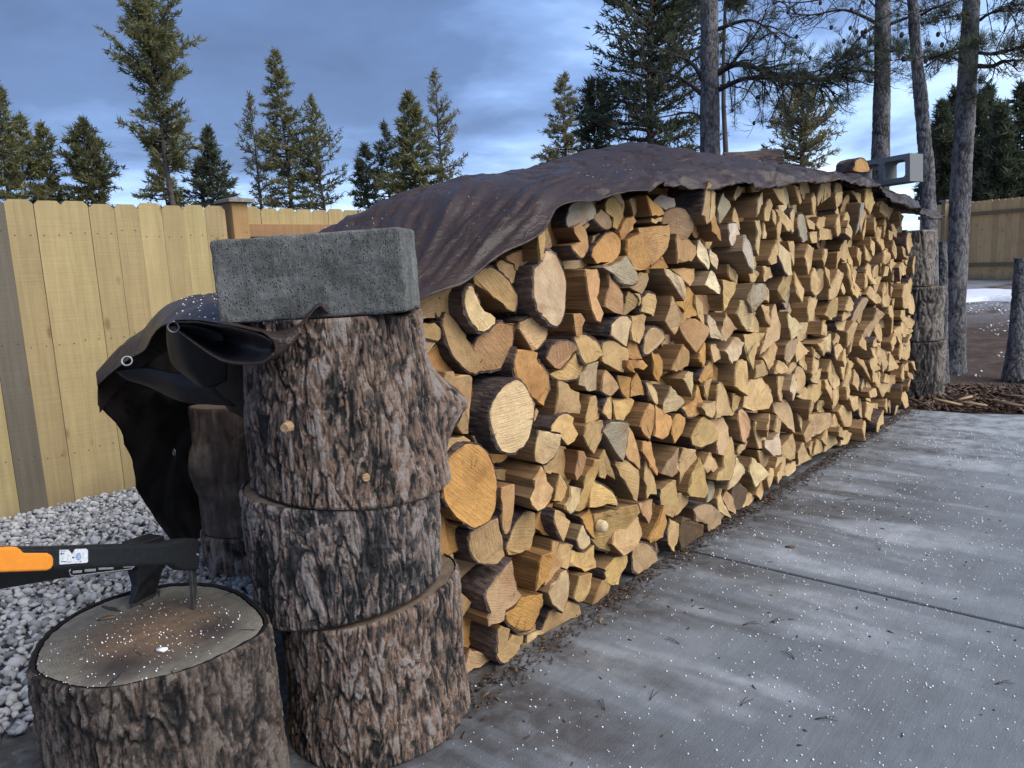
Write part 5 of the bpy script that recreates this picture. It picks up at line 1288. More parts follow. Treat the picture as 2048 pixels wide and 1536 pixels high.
    # a stiff crumpled band along the far hem
    band = np.exp(-(vv / .10) ** 2) * np.clip((q[:, 0] - 2.0) / .6, 0, 1); cb = fbm(q * np.array([11, 16, 16]), 3, 77) - .5
    P = P + np.stack([0 * h, -.09 * band * cb, .05 * band * cb], -1)
    P = P + np.stack([0 * h, -.35 * h * fade, h * fade], -1)
    # keep the crease work out of the narrow rim of the left lobe
    V = list(P); T = list(quads_to_tris(ns, nv, False)); MI = [0] * len(T)
    def patch(rows, ku, kv, fold=0.0, s=0, mi=0):
        G = np.array([[onD(*c) for c in r] for r in rows]); G = np.stack([catmull(G[:, j], ku) for j in range(G.shape[1])], 1); G = np.stack([catmull(G[i], kv) for i in range(G.shape[0])], 0)
        a, b = G.shape[:2]; Q = G.reshape(-1, 3)
        if fold: Q = Q + np.stack([0 * Q[:, 0], fold * (fbm(Q * np.array([6, 6, 2.2]), 3, s) - .5), fold * .3 * (fbm(Q * 6, 3, s + 5) - .5)], -1)
        n0 = len(V); V.extend(Q); q_ = quads_to_tris(a, b, False) + n0; T.extend(q_); MI.extend([mi] * len(q_))
    # hanging curtain on the fence side, seen from its inside
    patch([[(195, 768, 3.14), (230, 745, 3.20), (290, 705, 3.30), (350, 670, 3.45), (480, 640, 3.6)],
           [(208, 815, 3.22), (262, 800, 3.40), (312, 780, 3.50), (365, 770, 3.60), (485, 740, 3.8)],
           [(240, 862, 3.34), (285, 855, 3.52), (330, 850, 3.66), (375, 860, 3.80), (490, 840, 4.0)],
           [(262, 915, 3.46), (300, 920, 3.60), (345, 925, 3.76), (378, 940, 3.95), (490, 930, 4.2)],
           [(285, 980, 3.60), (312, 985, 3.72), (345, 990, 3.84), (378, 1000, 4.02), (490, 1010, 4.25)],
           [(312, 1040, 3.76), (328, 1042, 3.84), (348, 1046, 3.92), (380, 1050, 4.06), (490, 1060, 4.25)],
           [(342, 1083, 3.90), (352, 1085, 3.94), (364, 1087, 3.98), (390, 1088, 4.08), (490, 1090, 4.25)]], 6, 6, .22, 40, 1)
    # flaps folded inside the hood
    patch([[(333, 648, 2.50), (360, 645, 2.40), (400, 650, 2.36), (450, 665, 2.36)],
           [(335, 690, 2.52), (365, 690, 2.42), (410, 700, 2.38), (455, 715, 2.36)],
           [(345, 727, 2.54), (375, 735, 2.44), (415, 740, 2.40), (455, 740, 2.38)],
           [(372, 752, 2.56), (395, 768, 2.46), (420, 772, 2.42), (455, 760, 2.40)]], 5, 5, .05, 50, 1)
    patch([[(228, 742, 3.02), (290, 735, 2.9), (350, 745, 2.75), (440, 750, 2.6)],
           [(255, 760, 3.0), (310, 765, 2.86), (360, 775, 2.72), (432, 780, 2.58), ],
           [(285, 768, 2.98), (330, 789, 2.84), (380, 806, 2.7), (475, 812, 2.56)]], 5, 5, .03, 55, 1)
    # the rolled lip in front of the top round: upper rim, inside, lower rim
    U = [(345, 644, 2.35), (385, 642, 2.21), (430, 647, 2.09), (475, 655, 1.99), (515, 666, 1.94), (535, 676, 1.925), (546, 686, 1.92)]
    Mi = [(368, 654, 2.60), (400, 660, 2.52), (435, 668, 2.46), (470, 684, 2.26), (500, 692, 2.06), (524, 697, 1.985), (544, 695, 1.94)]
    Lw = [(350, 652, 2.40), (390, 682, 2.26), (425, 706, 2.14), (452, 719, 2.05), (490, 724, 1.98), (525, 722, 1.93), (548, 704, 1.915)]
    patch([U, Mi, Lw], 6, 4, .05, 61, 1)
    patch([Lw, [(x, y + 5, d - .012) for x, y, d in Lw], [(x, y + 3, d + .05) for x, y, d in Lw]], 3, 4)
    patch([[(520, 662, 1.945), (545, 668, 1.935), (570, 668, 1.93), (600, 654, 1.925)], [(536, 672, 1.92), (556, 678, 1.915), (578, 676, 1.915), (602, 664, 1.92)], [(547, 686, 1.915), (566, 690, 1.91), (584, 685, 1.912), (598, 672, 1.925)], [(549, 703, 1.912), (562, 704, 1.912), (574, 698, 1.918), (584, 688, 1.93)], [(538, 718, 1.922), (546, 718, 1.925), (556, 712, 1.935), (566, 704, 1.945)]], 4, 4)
    o = tri_obj('tarp', V, T, M['tarp'], smooth=True); o.data.materials.append(M['tarp_shade']); o.data.polygons.foreach_set('material_index', np.array(MI, np.int32))  # curtain, flaps and lip pocket carry painted shade, the rest plain brown
    sd = o.modifiers.new('thickness', 'SOLIDIFY'); sd.thickness = .003; sd.offset = 0
    tag(o, 'wrinkled brown tarp draped over the woodpile with a loose hood at its near end', 'tarp')
    def grommet(px, py, D, ax, r, mat):
        c = onD(px, py, D); ax = np.array(ax, float); ax /= np.linalg.norm(ax); a = np.cross(ax, [0, 0, 1.]); a /= np.linalg.norm(a); b = np.cross(ax, a); gv, gf = [], []; n, m2 = 18, 6
        for i in range(n):
            th = 2 * math.pi * i / n; d = math.cos(th) * a + math.sin(th) * b
            for j in range(m2): ph = 2 * math.pi * j / m2; gv.append(c + d * (r + .0035 * math.cos(ph)) + ax * .003 * math.sin(ph))
        for i in range(n):
            for j in range(m2): gf.append((i * m2 + j, ((i + 1) % n) * m2 + j, ((i + 1) % n) * m2 + (j + 1) % m2, i * m2 + (j + 1) % m2))
        mesh_obj('grommet', gv, gf, mat, o, smooth=True)
    grommet(254, 722, 2.87, (-.45, -.75, .45), .016, M['grommet']); grommet(347, 654, 2.335, (-.5, -.8, .1), .015, M['steel'])
    grommet(348, 905, 3.66, (-.95, .1, .1), .014, M['grommet'])
    return o
TARP = build_tarp()
def loose_log(name, label, p, d, r, L, half, tint):
    d = np.array(d, float); d /= np.linalg.norm(d); k = 10; poly = [(r * math.cos(math.pi * 2 * i / k), r * math.sin(math.pi * 2 * i / k) * (.85 if not half else (1 if i <= 5 else .15))) for i in range(k)]
    V, Fc, fm, bV, bF, pith, full = make_log(poly, 0, tint, L, [True] * k if not half else [i < 5 for i in range(k)])
    o = mesh_obj(name, V, Fc, [M['end'], M['side']], fm=fm); o.color = (*TINT[tint], 1)
    mesh_obj('bark', bV, bF, M['bark'], o)
    up = np.array([0, 0, 1.]); xx = np.cross(d, up); xx /= np.linalg.norm(xx); zz = np.cross(xx, d)
    o.matrix_world = Matrix(((xx[0], d[0], zz[0], p[0]), (xx[1], d[1], zz[1], p[1]), (xx[2], d[2], zz[2], p[2]), (0, 0, 0, 1)))
    tag(o, label, 'log')
p = onY(1560, 327, 2.05); loose_log('firewood_log', 'bark covered split log weighing down the middle of the tarp', p, (-.60, .75, -.05), .085, .36, True, 'y')
p = onY(1722, 340, 1.85); loose_log('firewood_log', 'squat orange log end standing on the tarp beside the hollow block', p, (.35, .93, .0), .085, .16, True, 'o')

# ------------------------------------------------------------------ tools in the chopping block
def plane_pt(px, py, p0, u):
    nrm = np.array([-u[1], u[0], 0]); d = ray(px, py); o = np.array([0, 0, EYE]); t = ((p0 - o) @ nrm) / (d @ nrm); return o + d * t
def prism(name, outline, p0, u, th, mat, parent, off=0.0, bv=.004):
    nrm = np.array([-u[1], u[0], 0.]); nrm = -nrm if nrm @ p0 > 0 else nrm      # towards the eye
    P = [plane_pt(x, y, p0, u) for x, y in outline]; n = len(P)
    V = [q + nrm * (off + th / 2) for q in P] + [q + nrm * (off - th / 2) for q in P]
    o = mesh_obj(name, V, [tuple(range(n)), tuple(range(n, 2 * n))[::-1]] + [(i, n + i, n + (i + 1) % n, (i + 1) % n) for i in range(n)], mat, parent)
    bm_ = bmesh.new(); bm_.from_mesh(o.data); bmesh.ops.recalc_face_normals(bm_, faces=bm_.faces); bm_.to_mesh(o.data); bm_.free()
    if bv: bevel(o, bv, 3)
    return o, nrm
def tools():
    tip = onZ(386, 1216, CHOP_H - .004); D0 = math.hypot(tip[0], tip[1]); p0 = onD(385, 1110, D0); p1 = onD(-160, 1120, D0 - .42); u = p1 - p0; u[2] = 0; u /= np.linalg.norm(u)
    e = tag(empty('hookaroon', (0, 0, 0)), 'black and orange handled timber hook with its thin spike in the stump', 'hand tool')
    prism('handle', [(-170, 1094), (100, 1092), (325, 1085), (350, 1078), (378, 1076), (391, 1078), (391, 1120), (388, 1141), (352, 1140), (338, 1131), (325, 1129), (100, 1139), (-170, 1150)], p0, u, .036, M['black'], e, 0, .009)
    prism('grip', [(-170, 1096), (21, 1092.5), (28, 1097), (34, 1104), (82, 1104), (91, 1109), (94, 1116), (94, 1128), (89, 1137), (80, 1140), (-170, 1149)], p0, u, .040, M['orange'], e, .001, .005)
    prism('spike', [(379, 1128), (390, 1128), (391, 1175), (388, 1217), (385, 1219), (383, 1190), (380, 1150)], p0, u, .012, M['steel'], e, .0, .002)
    st, nrm = prism('sticker', [(106, 1098.5), (124, 1098), (131, 1107), (138, 1096.8), (160, 1096), (163, 1100), (163, 1122), (160, 1124), (106, 1127.5)], p0, u, .0012, M['sticker'], e, .0186, 0)
    def dots(parent, mat, rects):
        for x0, y0, x1, y1 in rects: prism('print', [(x0, y0), (x1, y0), (x1, y1), (x0, y1)], p0, u, .0006, mat, parent, .0195, 0)
    dots(st, M['ink'], [(108, 1100, 117, 1101), (108, 1104, 110.5, 1108), (112, 1105, 115, 1107), (131, 1112, 135, 1115), (109, 1121, 119, 1122.4), (121, 1122, 129, 1123), (146, 1121, 150, 1122)])
    for r0, r1 in ((4.2, 5.6), (1.6, 2.8)):
        for q in range(10):
            a0, a1 = 2 * math.pi * q / 10, 2 * math.pi * (q + .75) / 10
            prism('print', [(143.5 + r0 * math.cos(a0), 1111.5 + 1.25 * r0 * math.sin(a0)), (143.5 + r1 * math.cos(a0), 1111.5 + 1.25 * r1 * math.sin(a0)), (143.5 + r1 * math.cos(a1), 1111.5 + 1.25 * r1 * math.sin(a1)), (143.5 + r0 * math.cos(a1), 1111.5 + 1.25 * r0 * math.sin(a1))], p0, u, .0006, M['blue_ink'], st, .0195, 0)
    prism('rivet', [(384 + 2.2 * math.cos(a), 1108 + 2.8 * math.sin(a)) for a in np.linspace(0, 2 * math.pi, 10, endpoint=False)], p0, u, .004, M['grommet'], e, .019, .0006)
    # splitting axe behind
    b0 = onZ(256, 1222, CHOP_H - .006); b1 = onZ(309, 1196, CHOP_H - .006)
    e2 = tag(empty('splitting_axe', (0, 0, 0)), 'black splitting axe behind the hook with its wedge head sunk in the stump', 'axe')
    D1 = math.hypot(*b0[:2]); q0 = onD(300, 1125, D1 + .10); q1 = onD(-160, 1166, D1 - .42); w = q1 - q0; w[2] = 0; w /= np.linalg.norm(w)
    prism('handle', [(-170, 1120), (180, 1100), (262, 1092), (322, 1088), (322, 1138), (262, 1140), (125, 1155), (0, 1177), (-170, 1206)], q0, w, .036, M['black'], e2, 0, .009)
    ed = (b1 - b0); ed[2] = 0; th = np.array([-ed[1], ed[0], 0]); th /= np.linalg.norm(th)
    t0 = onD(264, 1134, D1 + .045); t1 = onD(321, 1130, D1 + .075); tz = t0[2]; t1[2] = tz
    T0 = t0.copy(); T0[2] += .07; T1 = t1.copy(); T1[2] += .07
    mid0 = b0 * .45 + t0 * .55; mid1 = b1 * .45 + t1 * .55
    rows = [(b0, b1, .0015), (mid0 + [.012, 0, 0], mid1, .014), (t0, t1, .026), (T0, T1, .030)]
    V = []
    for a, b, h in rows: V += [a - th * h, b - th * h, b + th * h, a + th * h]
    Fc = [(0, 3, 2, 1), (12, 13, 14, 15)] + [(k * 4 + i, k * 4 + (i + 1) % 4, k * 4 + 4 + (i + 1) % 4, k * 4 + 4 + i) for k in range(3) for i in range(4)]
    h = mesh_obj('axe_head', V, Fc, M['axe_head'], e2); bevel(h, .003, 2)
    cv = []
    for a, b, hh in ((b0, b1, .0024), (b0 * .86 + t0 * .14, b1 * .86 + t1 * .14, .0062)): cv += [a - th * hh - ed * .01, b - th * hh + ed * .01, b + th * hh + ed * .01, a + th * hh - ed * .01]
    mesh_obj('cutting_edge', cv, [(0, 3, 2, 1), (4, 5, 6, 7)] + [(i, (i + 1) % 4, 4 + (i + 1) % 4, 4 + i) for i in range(4)], M['steel'], h)
    # pale printed outline on its handle
    ol = [(257, 1131), (250, 1138), (200, 1144), (135, 1152), (127, 1150), (125, 1143), (127, 1137)]
    nr = np.array([-w[1], w[0], 0]); nr = -nr if nr @ q0 > 0 else nr
    V, T = tube([plane_pt(x, y, q0, w) + nr * .0185 for x, y in ol], [.0016] * len(ol), 6); mesh_obj('printed_outline', V, T, M['white_line'], e2)
    for x0, x1, y in ((132, 150, 1144), (156, 178, 1141), (184, 214, 1137), (234, 254, 1133)): prism('print', [(x0, y - 2.5), (x1, y - 4), (x1, y + 1), (x0, y + 2.5)], q0, w, .0008, M['white_line'], e2, .0185, 0)
tools()
# ------------------------------------------------------------------ trees
def lateral(px, py, D):
    """metres across the line of sight that one photo pixel covers there"""
    a = onD(px - 4, py, D); b = onD(px + 4, py, D); return np.linalg.norm(a - b) / 8
def blade_tufts(C, Dv, n, ln, wd, spread, seed_r):
    """n pointed blades per tuft centre, thrown around direction Dv"""
    m_ = len(C); C = np.repeat(C, n, 0); Dv = np.repeat(Dv, n, 0); k = len(C)
    d = Dv + seed_r.normal(0, spread, (k, 3)); d /= np.linalg.norm(d, axis=1)[:, None] + 1e-9
    L = ln * seed_r.uniform(.6, 1.25, k)[:, None]; s = np.cross(d, seed_r.normal(size=(k, 3))); s /= np.linalg.norm(s, axis=1)[:, None] + 1e-9; s = s * wd * seed_r.uniform(.7, 1.3, k)[:, None]
    base = C + seed_r.normal(0, ln * .16, (k, 3))
    V = np.stack([base - s, base + s, base + d * L + s * .25, base + d * L - s * .25], 1).reshape(-1, 3)
    i = np.arange(k) * 4; T = np.concatenate([np.stack([i, i + 1, i + 2], -1), np.stack([i, i + 2, i + 3], -1)])
    tint = np.repeat(np.clip(seed_r.normal(.45, .17, m_), 0, 1), n) + seed_r.normal(0, .10, k)
    return V, T, np.concatenate([tint, tint])
def conifer(label, cat_group, base_px, top_px, D, half_px, bottom_py, dens, mat, style='fir', seed=1, prof=None, trunk_r=None, name='pine_tree', tuft=None, blades=7, gap=0.0):
    r_ = np.random.default_rng(seed); q = random.Random(seed)
    t = onD(*top_px, D); b = onD(*base_px, D); b[2] = -.05; H = t[2] - b[2]
    ppm = F / D; Rm = half_px * lateral(base_px[0], base_px[1], D) * (1.22 if style == 'fir' else 1.08); zb = onD(base_px[0], bottom_py, D)[2]; zb = max(.6, zb); lean = (t - b); lean[2] = 0
    e = tag(empty(name, tuple(b)), label, 'tree', cat_group)
    tr = trunk_r or .012 * H; axis = lambda z: np.array([lean[0] * z / H, lean[1] * z / H, z])
    zz = np.linspace(0, H, 9); wob = [np.array([r_.normal(0, .012 * H * .3), r_.normal(0, .012 * H * .3), 0]) * (0 if i in (0, 8) else 1) for i in range(9)]
    V, T = tube([axis(z) + w for z, w in zip(zz, wob)], [max(.012, tr * (1 - .93 * z / H)) for z in zz], 8); tri_obj('trunk', V, T, M['limb'], e, True)
    prof = prof or {'fir': [(0, .85), (.12, 1), (.5, .68), (.8, .34), (.93, .16), (1, .05)], 'pine': [(0, .55), (.2, .85), (.45, 1), (.7, .75), (.9, .42), (1, .10)], 'open': [(0, .9), (.25, 1), (.6, .62), (.9, .22), (1, .04)]}[style]
    ln = tuft or .30; limbs = Acc(); C = []; Dv = []
    n_br = int(dens)
    crown_h = H - (zb - b[2])
    for k in range(n_br):
        f = (k + r_.random()) / n_br; z = (zb - b[2]) + f ** .92 * crown_h * .985
        if gap and math.sin(z * 2.3 + seed) > 1 - gap: continue
        Rz = Rm * np.interp(f, [p[0] for p in prof], [p[1] for p in prof]) * r_.uniform(.55, 1.12) * (1 + .18 * math.sin(z * 1.7 + seed))
        if style == 'pine' and r_.random() < .12: Rz *= 1.25
        a = r_.uniform(0, 2 * math.pi); el = {'fir': -.12 + .55 * f, 'pine': .02 + .45 * f, 'open': .12 + .5 * f}[style] + r_.normal(0, .1)
        d = np.array([math.cos(a), math.sin(a), el]); p0 = axis(z); m_ = 5; pts = [p0 + d * Rz * s_ + np.array([0, 0, (.22 if style != 'fir' else .10) * Rz * s_ * s_]) + r_.normal(0, .03 * Rz, 3) * (s_ > 0) for s_ in np.linspace(0, 1, m_)]
        V, T = tube(pts, [max(.008, .030 * Rz * (1 - .8 * s_)) for s_ in np.linspace(0, 1, m_)], 4); limbs.add(V, T)
        pts = np.array(pts); nt = max(3, int(Rz / ln * (3.0 if style != 'open' else 2.2)))
        for j in range(nt):
            s_ = .25 + .75 * (j + r_.random()) / nt; i = min(m_ - 2, int(s_ * (m_ - 1))); u = s_ * (m_ - 1) - i; p = pts[i] * (1 - u) + pts[i + 1] * u
            side = r_.normal(0, 1, 3); side[2] *= .35; side = side / np.linalg.norm(side) * Rz * .24 * (1.1 - s_ * .6) * r_.random()
            C.append(p + side); dd = d / np.linalg.norm(d) + side / (Rz * .3 + 1e-6) * .5 + np.array([0, 0, .45]); Dv.append(dd / np.linalg.norm(dd))
    for z in np.linspace(H * .93, H, 6): C.append(axis(z)); Dv.append(np.array([0, 0, 1.]))
    V, T, ti = blade_tufts(np.array(C), np.array(Dv), blades, ln, ln * .12, .75, r_)
    tag(limbs.obj('limbs', M['limb'], e), kind='stuff'); tri_obj('crown', V, T, mat, e, attrs={'tint': ti})
    return e
def plant_trees():
    G = 'conifers beyond the cedar fence'
    ol, dk, pa = M['needle_olive'], M['needle_dark'], M['needle_pale']
    # label, base px, top px, distance, half width px, lowest branch py, branches, material, style, seed
    L = [('leftmost pine cut by the picture edge, leaning crown behind the fence', (8, 420), (-6, 172), 34, 48, 400, 90, ol, 'fir', 1),
         ('bushy pine second from the left above the fence', (40, 420), (38, 232), 36, 50, 415, 80, ol, 'fir', 21),
         ('short dense pine just right of the leftmost pair', (92, 420), (84, 248), 37, 42, 415, 90, ol, 'fir', 2),
         ('pointed bushy pine standing apart left of the tall ragged pine', (188, 420), (163, 240), 36, 62, 420, 120, ol, 'fir', 3),
         ('tallest ragged pine with bare lower trunk over the left fence', (356, 430), (288, 2), 33, 92, 345, 150, ol, 'pine', 4),
         ('low olive pine behind the ragged pine trunk', (330, 430), (322, 290), 40, 42, 420, 70, ol, 'fir', 5),
         ('dense round pine to the right of the ragged pine', (424, 430), (415, 258), 35, 42, 420, 110, dk, 'fir', 6),
         ('sparse greyish pine left of the tall narrow pine', (527, 430), (498, 190), 42, 42, 420, 70, pa, 'open', 7),
         ('tall narrow pine above the fence post', (592, 430), (547, 98), 40, 60, 420, 130, ol, 'fir', 8),
         ('open pointed pine right of the tall narrow pine', (656, 430), (622, 194), 40, 56, 420, 90, ol, 'open', 9),
         ('short bushy pine left of the crowded clump by the tarp', (732, 430), (730, 290), 38, 36, 430, 80, dk, 'fir', 10),
         ('pine with a thin top at the left of the crowded clump', (778, 430), (768, 246), 38, 40, 430, 70, dk, 'fir', 11),
         ('thick dark pine in the crowded clump above the tarp', (838, 430), (815, 186), 36, 58, 430, 160, ol, 'fir', 12),
         ('slender pale pine at the right of the crowded clump', (892, 430), (868, 140), 42, 56, 430, 85, pa, 'open', 13),
         ('small yellowish spire pine above the tarp crest', (1122, 400), (1130, 146), 46, 48, 350, 95, pa, 'fir', 14),
         ('open yellowish pine between the grey trunks', (1608, 420), (1602, 172), 30, 84, 350, 105, pa, 'open', 17)]
    for lab, b, t, D, hw, bo, n, mt, stl, sd in L:
        pr = [(0, .38), (.14, .75), (.2, .55), (.30, .62), (.36, .30), (.42, .25), (.5, 1.0), (.62, .78), (.8, .6), (.93, .45), (1, .2)] if sd == 4 else None
        conifer(lab, G, b, t, D, hw, bo, int(n * 1.05), mt, stl, sd, pr, tuft=.22 if D > 32 else .18, blades=6 if stl != 'open' else 5, trunk_r=.16 if sd == 4 else None)
    # the big dark pine left of the near trunk and its neighbour
    conifer('big dark pine reaching out of the top of the picture', None, (1308, 420), (1296, -330), 19, 128, 330, 210, dk, 'pine', 15, [(0, .62), (.1, .95), (.3, 1), (.6, .8), (1, .2)], .13, tuft=.15, blades=5)
    conifer('low spreading dark pine left of the big dark pine', None, (1190, 420), (1188, 165), 20, 62, 330, 85, dk, 'pine', 16, tuft=.16, blades=5)
    conifer('slim pine with pale bark behind the near grey trunk', None, (1458, 420), (1447, -260), 16, 95, 20, 120, dk, 'pine', 18, [(0, .9), (.2, 1), (1, .3)], .085, tuft=.15, blades=5)
    # dark wood to the right
    for i, (x, ty, D, hw) in enumerate([(1886, 205, 52, 46), (1910, 178, 56, 44), (1960, 196, 50, 48), (1982, 172, 54, 42), (2006, 208, 47, 44), (2044, 170, 50, 55), (2090, 190, 48, 60), (1935, 250, 58, 55), (1868, 260, 60, 40)]):
        conifer(['ragged fir against the sky left of the thick grey trunk', 'thin topped dark fir just left of the thick grey trunk', 'dark fir right of the thick grey trunk with a pointed top', 'tall dark fir spire in the right hand wood', 'paler fir tip between two dark spires', 'broad dark fir at the right picture edge', 'dark fir beyond the right picture edge', 'low dark fir behind the thick grey trunk', 'low dark fir behind the crooked grey trunk'][i], 'dark wood behind the right fence', (x, 430), (x - 2, ty), D, hw, 425, 130, dk, 'fir', 40 + i, tuft=.36, blades=8, name='fir_tree')
plant_trees()

def near_trunk(name, label, pts, half_px, limbs_spec, seed, group=None, top_cut=False, base_flare=.2):
    """pts: list of (px, py, D); half_px: radius in px at each; limbs: list of polylines [(px,py,D)...] with radius m"""
    r_ = np.random.default_rng(seed); P = np.array([onD(*p) for p in pts]); rad = np.array([h * lateral(*p) - .004 for h, p in zip(half_px, pts)])
    if P[-1][2] < .6: P[-1][2] = gz(P[-1][0]) - .05
    P = P[::-1]; rad = rad[::-1]; k = 60
    tt = np.linspace(0, 1, len(P)); ts = np.linspace(0, 1, k); Ps = np.stack([np.interp(ts, tt, P[:, i]) for i in range(3)], -1)
    for _ in range(6): Ps[1:-1] = (Ps[:-2] + 2 * Ps[1:-1] + Ps[2:]) / 4
    rs = np.interp(ts, tt, rad)
    nu = 90; nv = 260; a = np.linspace(0, 2 * math.pi, nu, endpoint=False); tv = np.linspace(0, 1, nv)
    cx = np.stack([np.interp(tv, ts, Ps[:, i]) for i in range(3)], -1); rv = np.interp(tv, ts, rs)
    A, I = np.meshgrid(a, np.arange(nv), indexing='ij'); A = A.ravel(); I = I.ravel()
    z = cx[I, 2]; r = rv[I] * (1 + base_flare * np.exp(-np.clip(z, 0, 9) / .14)) * (1 + .03 * np.sin(2 * A + z * 2) + .03 * np.sin(z * 9 + seed))
    S = np.stack([cx[I, 0] + r * np.cos(A), cx[I, 1] + r * np.sin(A), z], -1)
    h, pl = bark_relief(S, z, (42, 16), .006, seed)
    S = np.stack([cx[I, 0] + (r + h) * np.cos(A), cx[I, 1] + (r + h) * np.sin(A), z], -1)
    e = tag(empty(name, (0, 0, 0)), label, 'tree' if 'tree' in name else 'stump' if 'stump' in name else 'post', group)
    tri_obj('trunk' if 'tree' in name else 'bark', S, quads_to_tris(nu, nv, True), M['trunk'], e, True, {'plate': pl})
    if top_cut: cut_face(S.reshape(nu, nv, 3)[:, -1] + np.array([0, 0, .001]), M['round_top'], e)
    return e, Ps
def branches(e, specs, seed, mat=None):
    """specs: (polyline px list, r0, n_side twigs, twig length, tufts?, cones?)"""
    r_ = np.random.default_rng(seed); limbs = Acc(); C = []; Dv = []; cones = []
    for pl, r0, nt, tl, tuft_p, cone_p, droop in specs:
        limbs = Acc()
        P = catmull([onD(*p) for p in pl], 5); n = len(P); limbs.add(*tube(P, [max(.0035, r0 * (1 - .82 * i / (n - 1))) for i in range(n)], 6))
        for _ in range(nt):
            s = r_.uniform(.18, 1); i = min(n - 2, int(s * (n - 1))); b = P[i]; tan = P[i + 1] - P[i]; tan /= np.linalg.norm(tan)
            d = tan * r_.uniform(.3, 1.0) + r_.normal(0, .55, 3) * [1, 1, .7]; d /= np.linalg.norm(d); L = tl * r_.uniform(.5, 1.2)
            q = [b, b + d * L * .35 + [0, 0, .02 * L], b + d * L * .7 + np.array([0, 0, -droop * L * .15]), b + d * L + np.array([0, 0, droop * L * (-.1 if r_.random() < .5 else .25)])]
            limbs.add(*tube(catmull(q, 3), np.linspace(max(.004, r0 * .28), .0022, 10), 4))
            q2 = []
            for _k in range(3):
                s2 = r_.uniform(.4, 1.0); bb = b + d * L * s2; d2 = d * .7 + r_.normal(0, .6, 3); d2 /= np.linalg.norm(d2); L2 = L * .4 * r_.uniform(.5, 1.2)
                limbs.add(*tube([bb, bb + d2 * L2 * .5, bb + d2 * L2 + [0, 0, L2 * .2]], [.0032, .0026, .0018], 4)); q2.append((bb + d2 * L2 + [0, 0, L2 * .2], d2))
            q2.append((q[-1], d))
            for (c, dd) in q2:
                if r_.random() < tuft_p: C.append(c); Dv.append(dd * .7 + np.array([0, 0, .5])); C.append(c - dd * .05); Dv.append(dd * .6 + np.array([0, 0, .6]))
                elif r_.random() < cone_p: cones.append(c)
        limbs.obj('branch', mat or M['twig'], e)
    if C:
        V, T, ti = blade_tufts(np.array(C), np.array(Dv), 16, .085, .0020, .55, r_); tri_obj('crown', V, T, M['needle_dark'], e, attrs={'tint': ti})
    for c in cones[:26]:
        V0, T0 = ico(); mesh_obj('pine_cone', V0 * [.022, .022, .03] + c - [0, 0, .02], T0, M['twig'], e)
